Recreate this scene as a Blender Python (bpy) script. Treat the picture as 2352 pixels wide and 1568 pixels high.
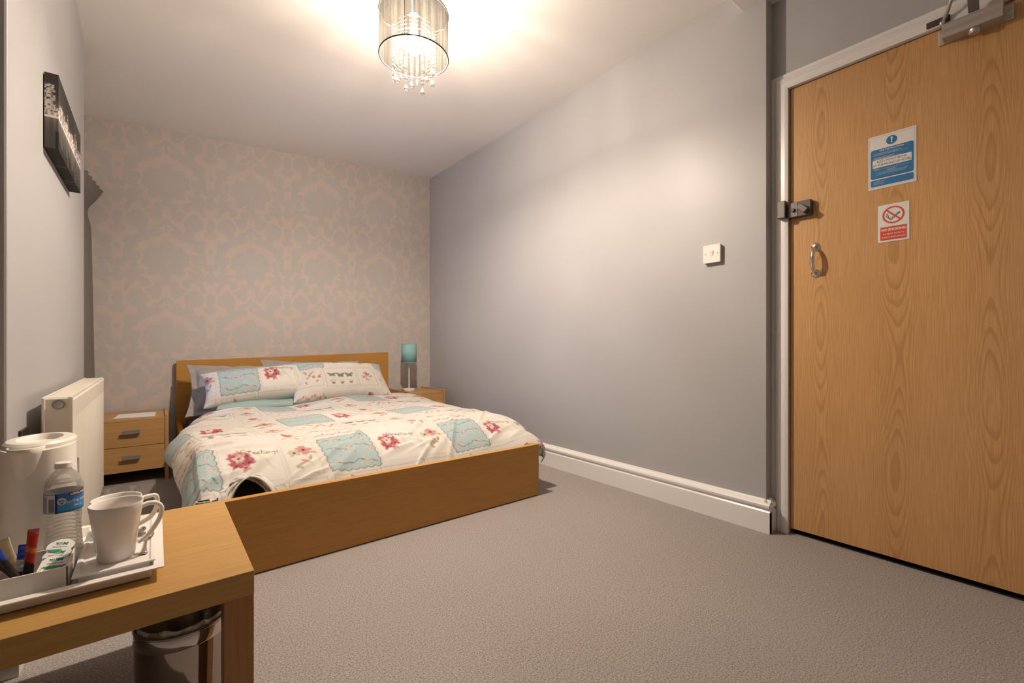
import bpy, bmesh, math, random
import numpy as np
from mathutils import Matrix, Vector
random.seed(7); rng = np.random.RandomState(11)
for o in list(bpy.data.objects): bpy.data.objects.remove(o)
S = bpy.context.scene; COL = S.collection; PI = math.pi

# ------------------------------------------------------------------ camera, world, exposure
cd = bpy.data.cameras.new('camera'); cam = bpy.data.objects.new('camera', cd); COL.objects.link(cam)
cd.sensor_width = 36; cd.lens = 1029.8/2352*36; cd.clip_start = .02
cd.shift_y = (791.4-784)/2352
cam.location = (0, 0, .84); cam.rotation_euler = (PI/2, 0, -math.radians(38.48))
S.camera = cam
w = bpy.data.worlds.new('world'); S.world = w; w.use_nodes = True
bg = w.node_tree.nodes['Background']; bg.inputs[0].default_value = (.42, .56, 1, 1); bg.inputs[1].default_value = 13
S.view_settings.view_transform = 'Standard'; S.view_settings.look = 'None'
S.view_settings.gamma = 1; S.view_settings.use_curve_mapping = False
S.view_settings.exposure = 0.0
LAMP_POWER = 4950.0
LAMP_COLOR = (1, .85, .71)

# ------------------------------------------------------------------ materials
MATS = {}
def mat(name, col=(.8, .8, .8), rough=.5, metal=0, spec=.5, **k):
    m = bpy.data.materials.new(name); m.use_nodes = True; MATS[name] = m
    b = m.node_tree.nodes['Principled BSDF']
    b.inputs['Base Color'].default_value = (*col, 1); b.inputs['Roughness'].default_value = rough
    b.inputs['Metallic'].default_value = metal; b.inputs['Specular IOR Level'].default_value = spec
    for kk, v in k.items(): b.inputs[kk.replace('_', ' ')].default_value = v
    return m
def nt(m): return m.node_tree.nodes, m.node_tree.links, m.node_tree.nodes['Principled BSDF']
def N(m, t, **k):
    n = m.node_tree.nodes.new('ShaderNode'+t)
    for a, v in k.items():
        if a in n.inputs: n.inputs[a].default_value = v
        else: setattr(n, a, v)
    return n
def ramp(m, src, stops):
    r = N(m, 'ValToRGB'); e = r.color_ramp.elements
    while len(e) < len(stops): e.new(.5)
    for x, (p, c) in zip(e, stops): x.position = p; x.color = (*c, 1)
    m.node_tree.links.new(src, r.inputs[0]); return r.outputs[0]
def noise(m, scale, detail=2, rough=.5, mapscale=None, dist=0, coord='Object'):
    tc = N(m, 'TexCoord'); mp = N(m, 'Mapping')
    if mapscale: mp.inputs['Scale'].default_value = mapscale
    m.node_tree.links.new(tc.outputs[coord], mp.inputs[0])
    n = N(m, 'TexNoise'); n.inputs['Scale'].default_value = scale; n.inputs['Detail'].default_value = detail
    n.inputs['Roughness'].default_value = rough; n.inputs['Distortion'].default_value = dist
    m.node_tree.links.new(mp.outputs[0], n.inputs['Vector']); return n.outputs['Fac']
def bump(m, h, strength=.3, dist=.01):
    b = N(m, 'Bump'); b.inputs['Strength'].default_value = strength; b.inputs['Distance'].default_value = dist
    m.node_tree.links.new(h, b.inputs['Height']); m.node_tree.links.new(b.outputs[0], nt(m)[2].inputs['Normal'])
def math_(m, op, a, b=None, c=None):
    n = N(m, 'Math'); n.operation = op
    for i, v in enumerate((a, b, c)):
        if v is None: continue
        if isinstance(v, (int, float)): n.inputs[i].default_value = v
        else: m.node_tree.links.new(v, n.inputs[i])
    return n.outputs[0]
def mixc(m, f, a, b, mode='MIX'):
    n = N(m, 'Mix'); n.data_type = 'RGBA'; n.blend_type = mode
    for s, v in ((n.inputs[0], f), (n.inputs[6], a), (n.inputs[7], b)):
        if isinstance(v, (int, float)): s.default_value = v
        elif isinstance(v, tuple): s.default_value = (*v, 1)
        else: m.node_tree.links.new(v, s)
    return n.outputs[2]
def setcol(m, out): m.node_tree.links.new(out, nt(m)[2].inputs['Base Color'])

def paint(name, col, rough, bstr=.08, var=.04):
    m = mat(name, col, rough, spec=.35)
    f = noise(m, 1.7, 3)
    setcol(m, mixc(m, f, tuple(c*(1-var) for c in col), tuple(min(1, c*(1+var)) for c in col)))
    bump(m, noise(m, 160, 3, .6), bstr, .002); return m
paint('wall_paint', (.425, .42, .422), .42)
paint('ceiling_paint', (.86, .835, .81), .75)
m = paint('trim_gloss', (.78, .76, .745), .28, .05, .03)
sc_ = ramp(m, noise(m, 26, 4, .7, (1, .35, 1.6)), [(.70, (0, 0, 0)), (.74, (1, 1, 1))])
setcol(m, mixc(m, math_(m, 'MULTIPLY', sc_, .45), (.78, .76, .745), (.40, .36, .32)))
def wood(name, base, dark, axis, freq=9., fine=190., lines=.5, rough=.38, length=.06, seed=0.):
    m = mat(name, base, rough, spec=.4)
    sc = [1, 1, 1]; sc[axis] = length
    tc = N(m, 'TexCoord'); mp = N(m, 'Mapping'); mp.inputs['Scale'].default_value = sc
    mp.inputs['Location'].default_value = (seed, seed*.7, seed*.3)
    m.node_tree.links.new(tc.outputs['Object'], mp.inputs[0])
    def nz(s, d, di=0):
        n = N(m, 'TexNoise'); n.inputs['Scale'].default_value = s; n.inputs['Detail'].default_value = d
        n.inputs['Distortion'].default_value = di
        m.node_tree.links.new(mp.outputs[0], n.inputs['Vector']); return n.outputs['Fac']
    a = nz(freq, 1.2, .2)
    c = math_(m, 'FRACT', math_(m, 'MULTIPLY', a, 13.0))
    lines_ = ramp(m, c, [(0, (0, 0, 0)), (.55, (.25,)*3), (.9, (1,)*3), (1, (.1,)*3)])
    f2 = nz(fine, 3)
    pores = ramp(m, f2, [(.35, (1,)*3), (.62, (0,)*3)])
    broad = nz(freq*.45, 2)
    col = mixc(m, broad, tuple(v*.86 for v in base), tuple(min(1, v*1.12) for v in base))
    col = mixc(m, math_(m, 'MULTIPLY', lines_, lines), col, dark)
    col = mixc(m, math_(m, 'MULTIPLY', pores, .33), col, dark)
    setcol(m, col); bump(m, f2, .06, .001); return m
OAK, OAKD = (.52, .265, .06), (.36, .155, .03)
wood('oak_along_x', OAK, OAKD, 0, 7, 170, .22)
wood('oak_along_z', OAK, OAKD, 2, 9, 190, .3)
wood('oak_along_y', OAK, OAKD, 1, 9, 190, .25)
wood('nightstand_oak', (.52, .30, .115), (.34, .17, .06), 0, 11, 170, .35, .42)
wood('nightstand_oak_upright', (.52, .30, .115), (.34, .17, .06), 2, 11, 170, .3, .42)
wood('table_oak', (.51, .295, .09), (.32, .155, .04), 0, 7, 170, .16, .33, seed=3.1)
wood('table_oak_leg', (.40, .19, .07), (.25, .10, .03), 2, 9, 150, .35, .4, seed=1.7)
m = mat('door_oak', (.62, .355, .15), .36, spec=.4)          # crown-cut veneer: nested lens figures in columns, straight grain between
tc = N(m, 'TexCoord'); sp = N(m, 'SeparateXYZ'); m.node_tree.links.new(tc.outputs['Object'], sp.inputs[0])
wob = noise(m, 3.0, 2, .5, (1, 3.0, .55)); fib = noise(m, 330, 3, .6, (1, 1, .022)); brd = noise(m, 5, 2, .5, (1, 1, .12))
yy_ = math_(m, 'ADD', math_(m, 'MULTIPLY', math_(m, 'ADD', sp.outputs[1], math_(m, 'MULTIPLY', wob, .05)), 4.0), -.15)
cel = math_(m, 'FLOOR', yy_); dd_ = math_(m, 'MULTIPLY', math_(m, 'SUBTRACT', math_(m, 'FRACT', yy_), .5), 8.6)
wav = math_(m, 'SINE', math_(m, 'ADD', math_(m, 'MULTIPLY', sp.outputs[2], 7.4), math_(m, 'MULTIPLY', cel, 2.1)))
vv_ = math_(m, 'ADD', math_(m, 'ADD', math_(m, 'MULTIPLY', dd_, dd_), math_(m, 'MULTIPLY', wav, 1.5)), math_(m, 'MULTIPLY', wob, 2.6))
ln_ = ramp(m, math_(m, 'FRACT', math_(m, 'MULTIPLY', vv_, 1.15)), [(0, (0, 0, 0)), (.50, (.10,)*3), (.80, (1,)*3), (.93, (.9,)*3), (1, (0, 0, 0))])
amt = math_(m, 'DIVIDE', .50, math_(m, 'ADD', 1.0, math_(m, 'MULTIPLY', math_(m, 'MULTIPLY', dd_, dd_), .28)))
c = mixc(m, brd, (.55, .31, .125), (.68, .40, .175))
c = mixc(m, math_(m, 'MULTIPLY', ln_, amt), c, (.34, .165, .055))
c = mixc(m, math_(m, 'MULTIPLY', ramp(m, fib, [(.38, (1,)*3), (.60, (0,)*3)]), .42), c, (.38, .19, .065))
setcol(m, c); bump(m, fib, .08, .001)

m = mat('carpet', (.3, .27, .25), .95, spec=.1)
f = noise(m, 230, 3, .75); g = noise(m, 2.2, 3, .6, (1.6, .7, 1)); h = noise(m, 95, 2, .6)
c = ramp(m, f, [(.36, (.11, .097, .088)), (.47, (.33, .295, .272)), (.64, (.555, .505, .47))])
c = mixc(m, math_(m, 'MULTIPLY', g, .35), c, (.42, .37, .34))
setcol(m, mixc(m, math_(m, 'MULTIPLY', h, .25), c, (.31, .28, .26)))
bump(m, math_(m, 'ADD', f, h), .65, .006)

def attr_mat(name, rough, weave=0, spec=.3, sheen=0):
    m = mat(name, (.8,)*3, rough, spec=spec)
    a = N(m, 'Attribute'); a.attribute_name = 'print'
    setcol(m, a.outputs['Color'])
    if weave: bump(m, noise(m, weave, 2, .6), .12, .001)
    return m
attr_mat('wallpaper', .62, 260); attr_mat('printed_cotton', .85, 500, .15); attr_mat('printed_canvas', .7, 500)
attr_mat('printed_wrap', .3)
def fabric(name, col, rough=.9, sc=420, var=.1):
    m = mat(name, col, rough, spec=.15)
    f = noise(m, sc, 2, .6)
    setcol(m, mixc(m, f, tuple(v*(1-var) for v in col), tuple(min(1, v*(1+var)) for v in col)))
    bump(m, f, .15, .001); return m
fabric('grey_cotton', (.33, .305, .285)); fabric('teal_cotton', (.30, .385, .365)); fabric('white_cotton', (.7, .68, .66))
fabric('curtain_cloth', (.17, .15, .135), .8, 300); fabric('lamp_teal', (.235, .43, .425), .85, 500)
def plain(name, col, rough=.4, metal=0, spec=.5, var=.03, sc=40, **k):
    m = mat(name, col, rough, metal, spec, **k)
    f = noise(m, sc, 2)
    setcol(m, mixc(m, f, tuple(v*(1-var) for v in col), tuple(min(1, v*(1+var)) for v in col)))
    return m
plain('cream_enamel', (.78, .72, .62), .35); plain('kettle_plastic', (.84, .79, .71), .28)
plain('white_ceramic', (.84, .79, .73), .12); plain('white_melamine', (.84, .80, .75), .3)
plain('white_plastic', (.80, .75, .70), .35); plain('white_metal', (.75, .72, .69), .35)
plain('paper_white', (.78, .77, .78), .8); plain('sign_white', (.74, .71, .69), .5)
plain('sign_blue', (.02, .16, .36), .5); plain('sign_red', (.62, .07, .035), .5); plain('ink_black', (.02, .018, .018), .6)
plain('aluminium', (.55, .53, .51), .38, .85); plain('closer_silver', (.50, .46, .43), .45, .55)
plain('chrome', (.82, .8, .78), .08, 1); plain('steel', (.62, .60, .58), .16, 1); plain('bin_steel', (.40, .35, .31), .06, 1)
plain('bin_band', (.62, .57, .52), .08, 1)
plain('bronze_lock', (.10, .088, .08), .42, .6); plain('bronze_light', (.17, .15, .138), .4, .6)
plain('black_plastic', (.015, .015, .016), .4); plain('dark_gap', (.01, .009, .008), .9)
plain('handle_grey', (.33, .31, .31), .4, .5); plain('brown_rim', (.03, .024, .018), .7)
plain('gold_wrap', (.35, .12, .03), .3, .5); plain('mattress_cloth', (.05, .048, .05), .95)
plain('label_blue', (.02, .16, .45), .35); plain('label_navy', (.01, .02, .16), .35); plain('label_cyan', (.05, .30, .60), .35)
plain('label_grey', (.58, .56, .56), .4); plain('label_maroon', (.07, .015, .015), .4); plain('green_ink', (.02, .26, .12), .5)
plain('milk_foil', (.72, .70, .68), .3); plain('sachet_navy', (.02, .03, .20), .25); plain('sachet_blue', (.03, .06, .34), .25)
plain('sachet_brown', (.055, .035, .028), .25); plain('sachet_red', (.45, .035, .02), .25); plain('sachet_orange', (.62, .13, .03), .3)
plain('sachet_cream', (.66, .55, .33), .45); plain('sachet_silver', (.45, .43, .45), .22, .6)
plain('socket_shaded_steel', (.05, .045, .042), .3, .6); plain('window_white', (.8, .8, .8), .4)  # socket plate colour darkened for the shadow it sits in

def mixglass(name, col, tr, rough=.03, diff=0.0, dcol=(.8, .8, .8), edge=.35):
    """clear plastic or glass: see-through face on, shiny at grazing angles, a little body colour"""
    m = bpy.data.materials.new(name); m.use_nodes = True; MATS[name] = m
    n, l = m.node_tree.nodes, m.node_tree.links; n.clear()
    out = n.new('ShaderNodeOutputMaterial'); t = n.new('ShaderNodeBsdfTransparent'); t.inputs[0].default_value = (*col, 1)
    g = n.new('ShaderNodeBsdfGlossy'); g.inputs['Roughness'].default_value = rough
    lw = n.new('ShaderNodeLayerWeight'); lw.inputs[0].default_value = edge
    tx = n.new('ShaderNodeTexNoise'); tx.inputs['Scale'].default_value = 30
    mp = n.new('ShaderNodeMapRange'); mp.inputs[3].default_value = 1-tr; mp.inputs[4].default_value = .85
    l.new(lw.outputs['Fresnel'], mp.inputs[0])
    mx = n.new('ShaderNodeMixShader'); l.new(mp.outputs[0], mx.inputs[0]); l.new(t.outputs[0], mx.inputs[1]); l.new(g.outputs[0], mx.inputs[2])
    last = mx
    if diff:
        d = n.new('ShaderNodeBsdfTranslucent'); d.inputs[0].default_value = (*dcol, 1)
        d2 = n.new('ShaderNodeBsdfDiffuse'); d2.inputs[0].default_value = (*dcol, 1)
        ms = n.new('ShaderNodeMixShader'); l.new(d.outputs[0], ms.inputs[1]); l.new(d2.outputs[0], ms.inputs[2])
        m2 = n.new('ShaderNodeMixShader'); m2.inputs[0].default_value = diff
        l.new(mx.outputs[0], m2.inputs[1]); l.new(ms.outputs[0], m2.inputs[2]); last = m2
    l.new(last.outputs[0], out.inputs[0]); return m
mixglass('clear_plastic', (.97, .96, .94), .9, .06, .26, (.9, .86, .80)); mixglass('clear_glass', (.97, .97, .96), .92, .02)
mixglass('crystal', (.80, .77, .73), .93, .10, .004, (.9, .85, .75), .35); mixglass('bag_film', (.95, .93, .9), .72, .15, .38, (.75, .71, .66))
mixglass('window_glass', (.98, .99, 1), .94, .02)
# threads of the pendant shade: strand colour darkened to tame the lamp's glow, passing a little light, with open gaps between them
def threads(name, g0, g1):
    m = bpy.data.materials.new(name); m.use_nodes = True; MATS[name] = m
    n, l = m.node_tree.nodes, m.node_tree.links; n.clear()
    out = n.new('ShaderNodeOutputMaterial'); tl = n.new('ShaderNodeBsdfTranslucent'); df = n.new('ShaderNodeBsdfDiffuse'); tp = n.new('ShaderNodeBsdfTransparent')
    tc = n.new('ShaderNodeTexCoord'); mp = n.new('ShaderNodeMapping'); mp.inputs['Scale'].default_value = (60, 60, .6)
    tn = n.new('ShaderNodeTexNoise'); tn.inputs['Scale'].default_value = 1.6; tn.inputs['Detail'].default_value = 3
    l.new(tc.outputs['Object'], mp.inputs[0]); l.new(mp.outputs[0], tn.inputs['Vector'])
    cr = n.new('ShaderNodeValToRGB'); cr.color_ramp.elements[0].position = .35; cr.color_ramp.elements[1].position = .68
    cr.color_ramp.elements[0].color = (.0070, .0064, .0052, 1); cr.color_ramp.elements[1].color = (.0130, .0120, .0100, 1)
    l.new(tn.outputs['Fac'], cr.inputs[0]); l.new(cr.outputs[0], tl.inputs[0]); l.new(cr.outputs[0], df.inputs[0])
    m1 = n.new('ShaderNodeMixShader'); m1.inputs[0].default_value = .5; l.new(tl.outputs[0], m1.inputs[1]); l.new(df.outputs[0], m1.inputs[2])
    mr = n.new('ShaderNodeMapRange'); mr.inputs[1].default_value = .3; mr.inputs[2].default_value = .7; mr.inputs[3].default_value = g0; mr.inputs[4].default_value = g1; l.new(tn.outputs['Fac'], mr.inputs[0])
    m2 = n.new('ShaderNodeMixShader'); l.new(mr.outputs[0], m2.inputs[0]); l.new(m1.outputs[0], m2.inputs[1]); l.new(tp.outputs[0], m2.inputs[2])
    l.new(m2.outputs[0], out.inputs[0])
threads('shade_thread', .20, .42); threads('added_cover_thread', .12, .18)
m = bpy.data.materials.new('bulb_glow'); m.use_nodes = True; MATS['bulb_glow'] = m
n, l = m.node_tree.nodes, m.node_tree.links; n.clear()
out = n.new('ShaderNodeOutputMaterial'); em = n.new('ShaderNodeEmission'); em.inputs[0].default_value = (*LAMP_COLOR, 1); em.inputs[1].default_value = LAMP_POWER
l.new(em.outputs[0], out.inputs[0])

# ------------------------------------------------------------------ mesh helpers
ORG = {}
def link(name, me, material, parent=None, loc=None, smooth=False, bevel=0, seg=2, angle=None):
    o = bpy.data.objects.new(name, me); COL.objects.link(o)
    if material: me.materials.append(MATS[material])
    if smooth:
        me.polygons.foreach_set('use_smooth', np.ones(len(me.polygons), bool))
        if angle: me.set_sharp_from_angle(angle=math.radians(angle))
    if parent: o.parent = parent
    if bevel:
        b = o.modifiers.new('bevel', 'BEVEL'); b.width = bevel; b.segments = seg; b.limit_method = 'ANGLE'
        b.angle_limit = math.radians(40)
    return o
def mesh(name, V, F, material, parent=None, **k):
    """V in world coordinates; shifted to the parent's origin"""
    V = np.asarray(V, float)
    if parent is not None: V = V-np.array(ORG[parent])
    me = bpy.data.meshes.new(name)
    if isinstance(F, np.ndarray) and len(F) > 400:
        me.vertices.add(len(V)); me.vertices.foreach_set('co', V.astype(np.float32).ravel())
        nf, q = F.shape
        me.loops.add(nf*q); me.loops.foreach_set('vertex_index', F.astype(np.int32).ravel())
        me.polygons.add(nf); me.polygons.foreach_set('loop_start', np.arange(0, nf*q, q, dtype=np.int32))
        me.update(calc_edges=True); me.validate()
    else: me.from_pydata([tuple(v) for v in V], [], [tuple(int(i) for i in f) for f in F]); me.update()
    o = link(name, me, material, parent, **k)
    ORG[o] = ORG[parent] if parent is not None else (0, 0, 0)
    return o
def thing(name, label, cat, loc, group=None):
    o = bpy.data.objects.new(name, None); COL.objects.link(o); o.location = loc; o.empty_display_size = .05
    ORG[o] = tuple(loc); o['label'] = label; o['category'] = cat
    if group: o['group'] = group
    return o
def tag(o, label, cat, group=None):
    o['label'] = label; o['category'] = cat
    if group: o['group'] = group
    return o
def struct(o, label=None):
    o['kind'] = 'structure'
    if label: o['label'] = label
    return o
BF = [(0, 3, 2, 1), (4, 5, 6, 7), (0, 1, 5, 4), (1, 2, 6, 5), (2, 3, 7, 6), (3, 0, 4, 7)]
def boxv(x0, x1, y0, y1, z0, z1):
    return [(x0, y0, z0), (x1, y0, z0), (x1, y1, z0), (x0, y1, z0), (x0, y0, z1), (x1, y0, z1), (x1, y1, z1), (x0, y1, z1)]
def box(name, b, material, parent=None, **k): return mesh(name, boxv(*b), BF, material, parent, **k)
def join(parts):
    V, F, n = [], [], 0
    for v, f in parts:
        V += [tuple(p) for p in v]; F += [tuple(i+n for i in q) for q in f]; n += len(v)
    return V, F
def lathe(prof, c, seg=32, sx=1, sy=1, axis='Z'):
    """prof: list of (r, h); axis through c; open ends closed when r == 0"""
    V, F = [], []
    for r, h in prof:
        for i in range(seg):
            a = 2*PI*i/seg; x, y, z = r*math.cos(a)*sx, r*math.sin(a)*sy, h
            if axis == 'X': x, y, z = z, x, y
            if axis == 'Y': x, y, z = x, z, y
            V.append((c[0]+x, c[1]+y, c[2]+z))
    for j in range(len(prof)-1):
        for i in range(seg):
            k = (i+1) % seg; F.append((j*seg+i, j*seg+k, (j+1)*seg+k, (j+1)*seg+i))
    return V, F
def disc(c, r, h, seg=24, axis='Z', ch=.15):
    return lathe([(1e-5, 0), (r, 0), (r, h*(1-ch)), (r*(1-ch*.5), h), (1e-5, h)], c, seg, axis=axis)
def tube(pts, rad, seg=8, cap=True, flat=None):
    P = [Vector(p) for p in pts]; n = len(P)
    R = rad if hasattr(rad, '__len__') else [rad]*n
    V, F = [], []; up = None
    for i in range(n):
        t = (P[min(i+1, n-1)]-P[max(i-1, 0)]).normalized()
        if up is None: up = Vector((0, 0, 1)) if abs(t.z) < .9 else Vector((1, 0, 0))
        s = t.cross(up).normalized(); u2 = s.cross(t).normalized(); up = u2
        for k in range(seg):
            a = 2*PI*k/seg
            V.append(P[i]+s*math.cos(a)*R[i]+u2*math.sin(a)*R[i]*(flat or 1))
    for i in range(n-1):
        for k in range(seg):
            q = (k+1) % seg; F.append((i*seg+k, i*seg+q, (i+1)*seg+q, (i+1)*seg+k))
    if cap: F += [tuple(range(seg-1, -1, -1)), tuple(range((n-1)*seg, n*seg))]
    return V, F
def ring(c, R, r, seg=48, s2=8):
    V, F = [], []
    for i in range(seg):
        a = 2*PI*i/seg
        for k in range(s2):
            b = 2*PI*k/s2; q = R+r*math.cos(b)
            V.append((c[0]+q*math.cos(a), c[1]+q*math.sin(a), c[2]+r*math.sin(b)))
    for i in range(seg):
        for k in range(s2): F.append((i*s2+k, ((i+1) % seg)*s2+k, ((i+1) % seg)*s2+(k+1) % s2, i*s2+(k+1) % s2))
    return V, F
def sphere(c, r, a=12, b=8, s=(1, 1, 1)):
    V, F = lathe([(max(1e-5, r*math.sin(PI*j/b)), -r*math.cos(PI*j/b)*s[2]) for j in range(b+1)], c, a, s[0], s[1])
    return V, F
def extrude(poly, place, L0, L1):
    """poly: list of (a, b) outline; place(a, b, t) -> xyz"""
    n = len(poly); V = [place(a, b, L0) for a, b in poly]+[place(a, b, L1) for a, b in poly]
    F = [(i, (i+1) % n, n+(i+1) % n, n+i) for i in range(n)]+[tuple(range(n-1, -1, -1)), tuple(range(n, 2*n))]
    return V, F
def gridq(n, m, wrap=False):
    i = np.arange(n-1)[:, None]; j = np.arange(m if wrap else m-1)[None, :]; j2 = (j+1) % m
    return np.stack([i*m+j, i*m+j2, (i+1)*m+j2, (i+1)*m+j], -1).reshape(-1, 4)
def fixn(o):
    bm = bmesh.new(); bm.from_mesh(o.data); bmesh.ops.recalc_face_normals(bm, faces=bm.faces); bm.to_mesh(o.data); bm.free(); return o
def paintv(o, rgb):
    a = o.data.color_attributes.new('print', 'FLOAT_COLOR', 'POINT')
    c = np.ones((len(rgb), 4), np.float32); c[:, :3] = rgb; a.data.foreach_set('color', c.ravel())
def text(s, size, place, depth=.0003, bold=0, spacing=1, align='CENTER'):
    """built-in font as geometry; place(V[n,3]) maps text-plane xy(z) to world"""
    cu = bpy.data.curves.new('lettering', 'FONT'); cu.body = s; cu.size = size; cu.align_x = align; cu.align_y = 'CENTER'
    cu.extrude = depth; cu.offset = bold; cu.space_character = spacing; cu.resolution_u = 2; cu.fill_mode = 'BOTH'
    o = bpy.data.objects.new('lettering', cu); COL.objects.link(o)
    bpy.context.view_layer.update()
    me = bpy.data.meshes.new_from_object(o.evaluated_get(bpy.context.evaluated_depsgraph_get()))
    V = np.array([v.co[:] for v in me.vertices]); F = [tuple(p.vertices) for p in me.polygons]
    bpy.data.objects.remove(o); bpy.data.meshes.remove(me); bpy.data.curves.remove(cu)
    return place(V), F
def lin(c): return tuple((v/255/12.92 if v <= 10 else ((v/255+.055)/1.055)**2.4) for v in c)

# ------------------------------------------------------------------ print canvas (flat printed pattern, in metres)
class Canvas:
    def __init__(s, wd, ht, res, col):
        s.w, s.h, s.r = wd, ht, res; s.nx, s.ny = int(round(wd/res)), int(round(ht/res))
        s.img = np.ones((s.ny, s.nx, 3))*np.array(col)
        s.X, s.Y = np.meshgrid((np.arange(s.nx)+.5)*res, (np.arange(s.ny)+.5)*res)
    def _put(s, d, col, al, soft, bb):
        a = np.clip(.5-d/soft, 0, 1)*al
        s.img[bb] = s.img[bb]*(1-a[..., None])+np.array(col)*a[..., None]
    def _bb(s, x0, x1, y0, y1):
        return (slice(max(0, int(y0/s.r)-2), max(0, min(s.ny, int(y1/s.r)+3))), slice(max(0, int(x0/s.r)-2), max(0, min(s.nx, int(x1/s.r)+3))))
    def ell(s, cx, cy, rx, ry, rot=0, col=(0, 0, 0), al=1, serr=None, ph=0):
        R = max(rx, ry)*1.35; bb = s._bb(cx-R, cx+R, cy-R, cy+R); X, Y = s.X[bb]-cx, s.Y[bb]-cy
        if X.size == 0: return
        c, n = math.cos(rot), math.sin(rot); a = (X*c+Y*n)/rx; b = (-X*n+Y*c)/ry
        q = np.sqrt(a*a+b*b); lim = 1.
        if serr: lim = 1+serr[1]*np.sin(serr[0]*np.arctan2(b, a)+ph)
        s._put((q-lim)*min(rx, ry), col, al, s.r*1.3, bb)
    def line(s, pts, wd, col, al=1, dash=None):
        L = 0
        for (x0, y0), (x1, y1) in zip(pts, pts[1:]):
            bb = s._bb(min(x0, x1)-wd, max(x0, x1)+wd, min(y0, y1)-wd, max(y0, y1)+wd); X, Y = s.X[bb]-x0, s.Y[bb]-y0
            if X.size == 0: continue
            dx, dy = x1-x0, y1-y0; l2 = max(1e-12, dx*dx+dy*dy); t = np.clip((X*dx+Y*dy)/l2, 0, 1)
            d = np.hypot(X-t*dx, Y-t*dy)-wd/2
            if dash: d = np.where(((t*math.sqrt(l2)+L) % dash) < dash*.5, d, 1)
            s._put(d, col, al, s.r*1.3, bb); L += math.sqrt(l2)
    def rect(s, x0, x1, y0, y1, col, al=1, rad=0, scallop=None):
        bb = s._bb(x0-.02, x1+.02, y0-.02, y1+.02); X, Y = s.X[bb], s.Y[bb]
        qx = np.abs(X-(x0+x1)/2)-(x1-x0)/2+rad; qy = np.abs(Y-(y0+y1)/2)-(y1-y0)/2+rad
        d = np.hypot(np.maximum(qx, 0), np.maximum(qy, 0))+np.minimum(np.maximum(qx, qy), 0)-rad
        if scallop:
            k, am = scallop; d = d-am*np.where(qx > qy, np.abs(np.sin(Y*k)), np.abs(np.sin(X*k)))
        s._put(d, col, al, s.r*1.3, bb)
    def frame(s, x0, x1, y0, y1, wd, col, al=1, dash=None, rad=0):
        if rad:
            p = []
            for cx, cy, a0 in ((x1-rad, y0+rad, -PI/2), (x1-rad, y1-rad, 0), (x0+rad, y1-rad, PI/2), (x0+rad, y0+rad, PI)):
                p += [(cx+rad*math.cos(a0+k*PI/8), cy+rad*math.sin(a0+k*PI/8)) for k in range(5)]
            p.append(p[0])
        else: p = [(x0, y0), (x1, y0), (x1, y1), (x0, y1), (x0, y0)]
        s.line(p, wd, col, al, dash)
    def sample(s, x, y):
        gx = (x/s.r-.5) % s.nx; gy = (y/s.r-.5) % s.ny
        i0, j0 = np.floor(gx).astype(int), np.floor(gy).astype(int); fx, fy = (gx-i0)[:, None], (gy-j0)[:, None]
        i0 %= s.nx; j0 %= s.ny; i1, j1 = (i0+1) % s.nx, (j0+1) % s.ny; I = s.img
        return (I[j0, i0]*(1-fx)+I[j0, i1]*fx)*(1-fy)+(I[j1, i0]*(1-fx)+I[j1, i1]*fx)*fy

# ================================================================== THE ROOM
XR, YB, XW, YE = 2.15, 4.03, 2.218, .868       # right wall, headboard wall, door wall, end of right wall
XL, YN, YF, XA = -.295, 1.69, 3.25, -.40       # chimney breast face, near end, far end, window wall
def ceil_z(x, y):
    t = np.clip((y-2.75)/(YB-2.75), 0, 1); return 2.5-.165*np.clip((XR-x)/2.5, 0, 1)*t
fl = struct(box('floor', (-1.6, 2.42, -1.1, 4.15, -.1, 0), 'carpet'), 'grey brown twist pile carpet')
gx, gy = np.meshgrid(np.linspace(-1.6, 2.42, 60), np.linspace(-1.1, 4.15, 80)); gz = ceil_z(gx, gy)+.0025*np.sin(gx*5+gy*3)*np.sin(gy*4)
Vc = np.stack([gx, gy, gz], -1).reshape(-1, 3); Vt = Vc.copy(); Vt[:, 2] = 2.75
q = gridq(80, 60)
struct(mesh('ceiling', np.concatenate([Vc, Vt]), np.concatenate([q[:, ::-1], q+len(Vc)]), 'ceiling_paint', smooth=True))
struct(box('beam', (-1.6, 2.4, .62, .975, 2.402, 2.6), 'ceiling_paint', bevel=.004), 'boxed white beam across the ceiling')
struct(box('wall_right', (XR, 2.45, YE, YB+.12, 0, 2.6), 'wall_paint'))
# door wall with its opening
DY0, DY1, DZ = .045, .812, 1.995
V, F = join([(boxv(XW, XW+.14, DY1, YE, 0, 2.6), BF), (boxv(XW, XW+.14, -1.1, DY0, 0, 2.6), BF), (boxv(XW, XW+.14, DY0, DY1, DZ, 2.6), BF)])
struct(mesh('wall_door', V, F, 'wall_paint'))
struct(box('wall_hall', (2.42, 2.5, -1.1, YE, 0, 2.6), 'wall_paint'))
struct(box('wall_front', (-1.6, 2.45, -1.2, -1.1, 0, 2.6), 'wall_paint'))
struct(box('wall_alcove', (-1.72, -1.6, -1.1, YN, 0, 2.6), 'wall_paint'))
struct(box('wall_left', (-1.6, XL, YN, YF, 0, 2.6), 'wall_paint', bevel=.006), 'pale grey painted chimney breast')
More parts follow.
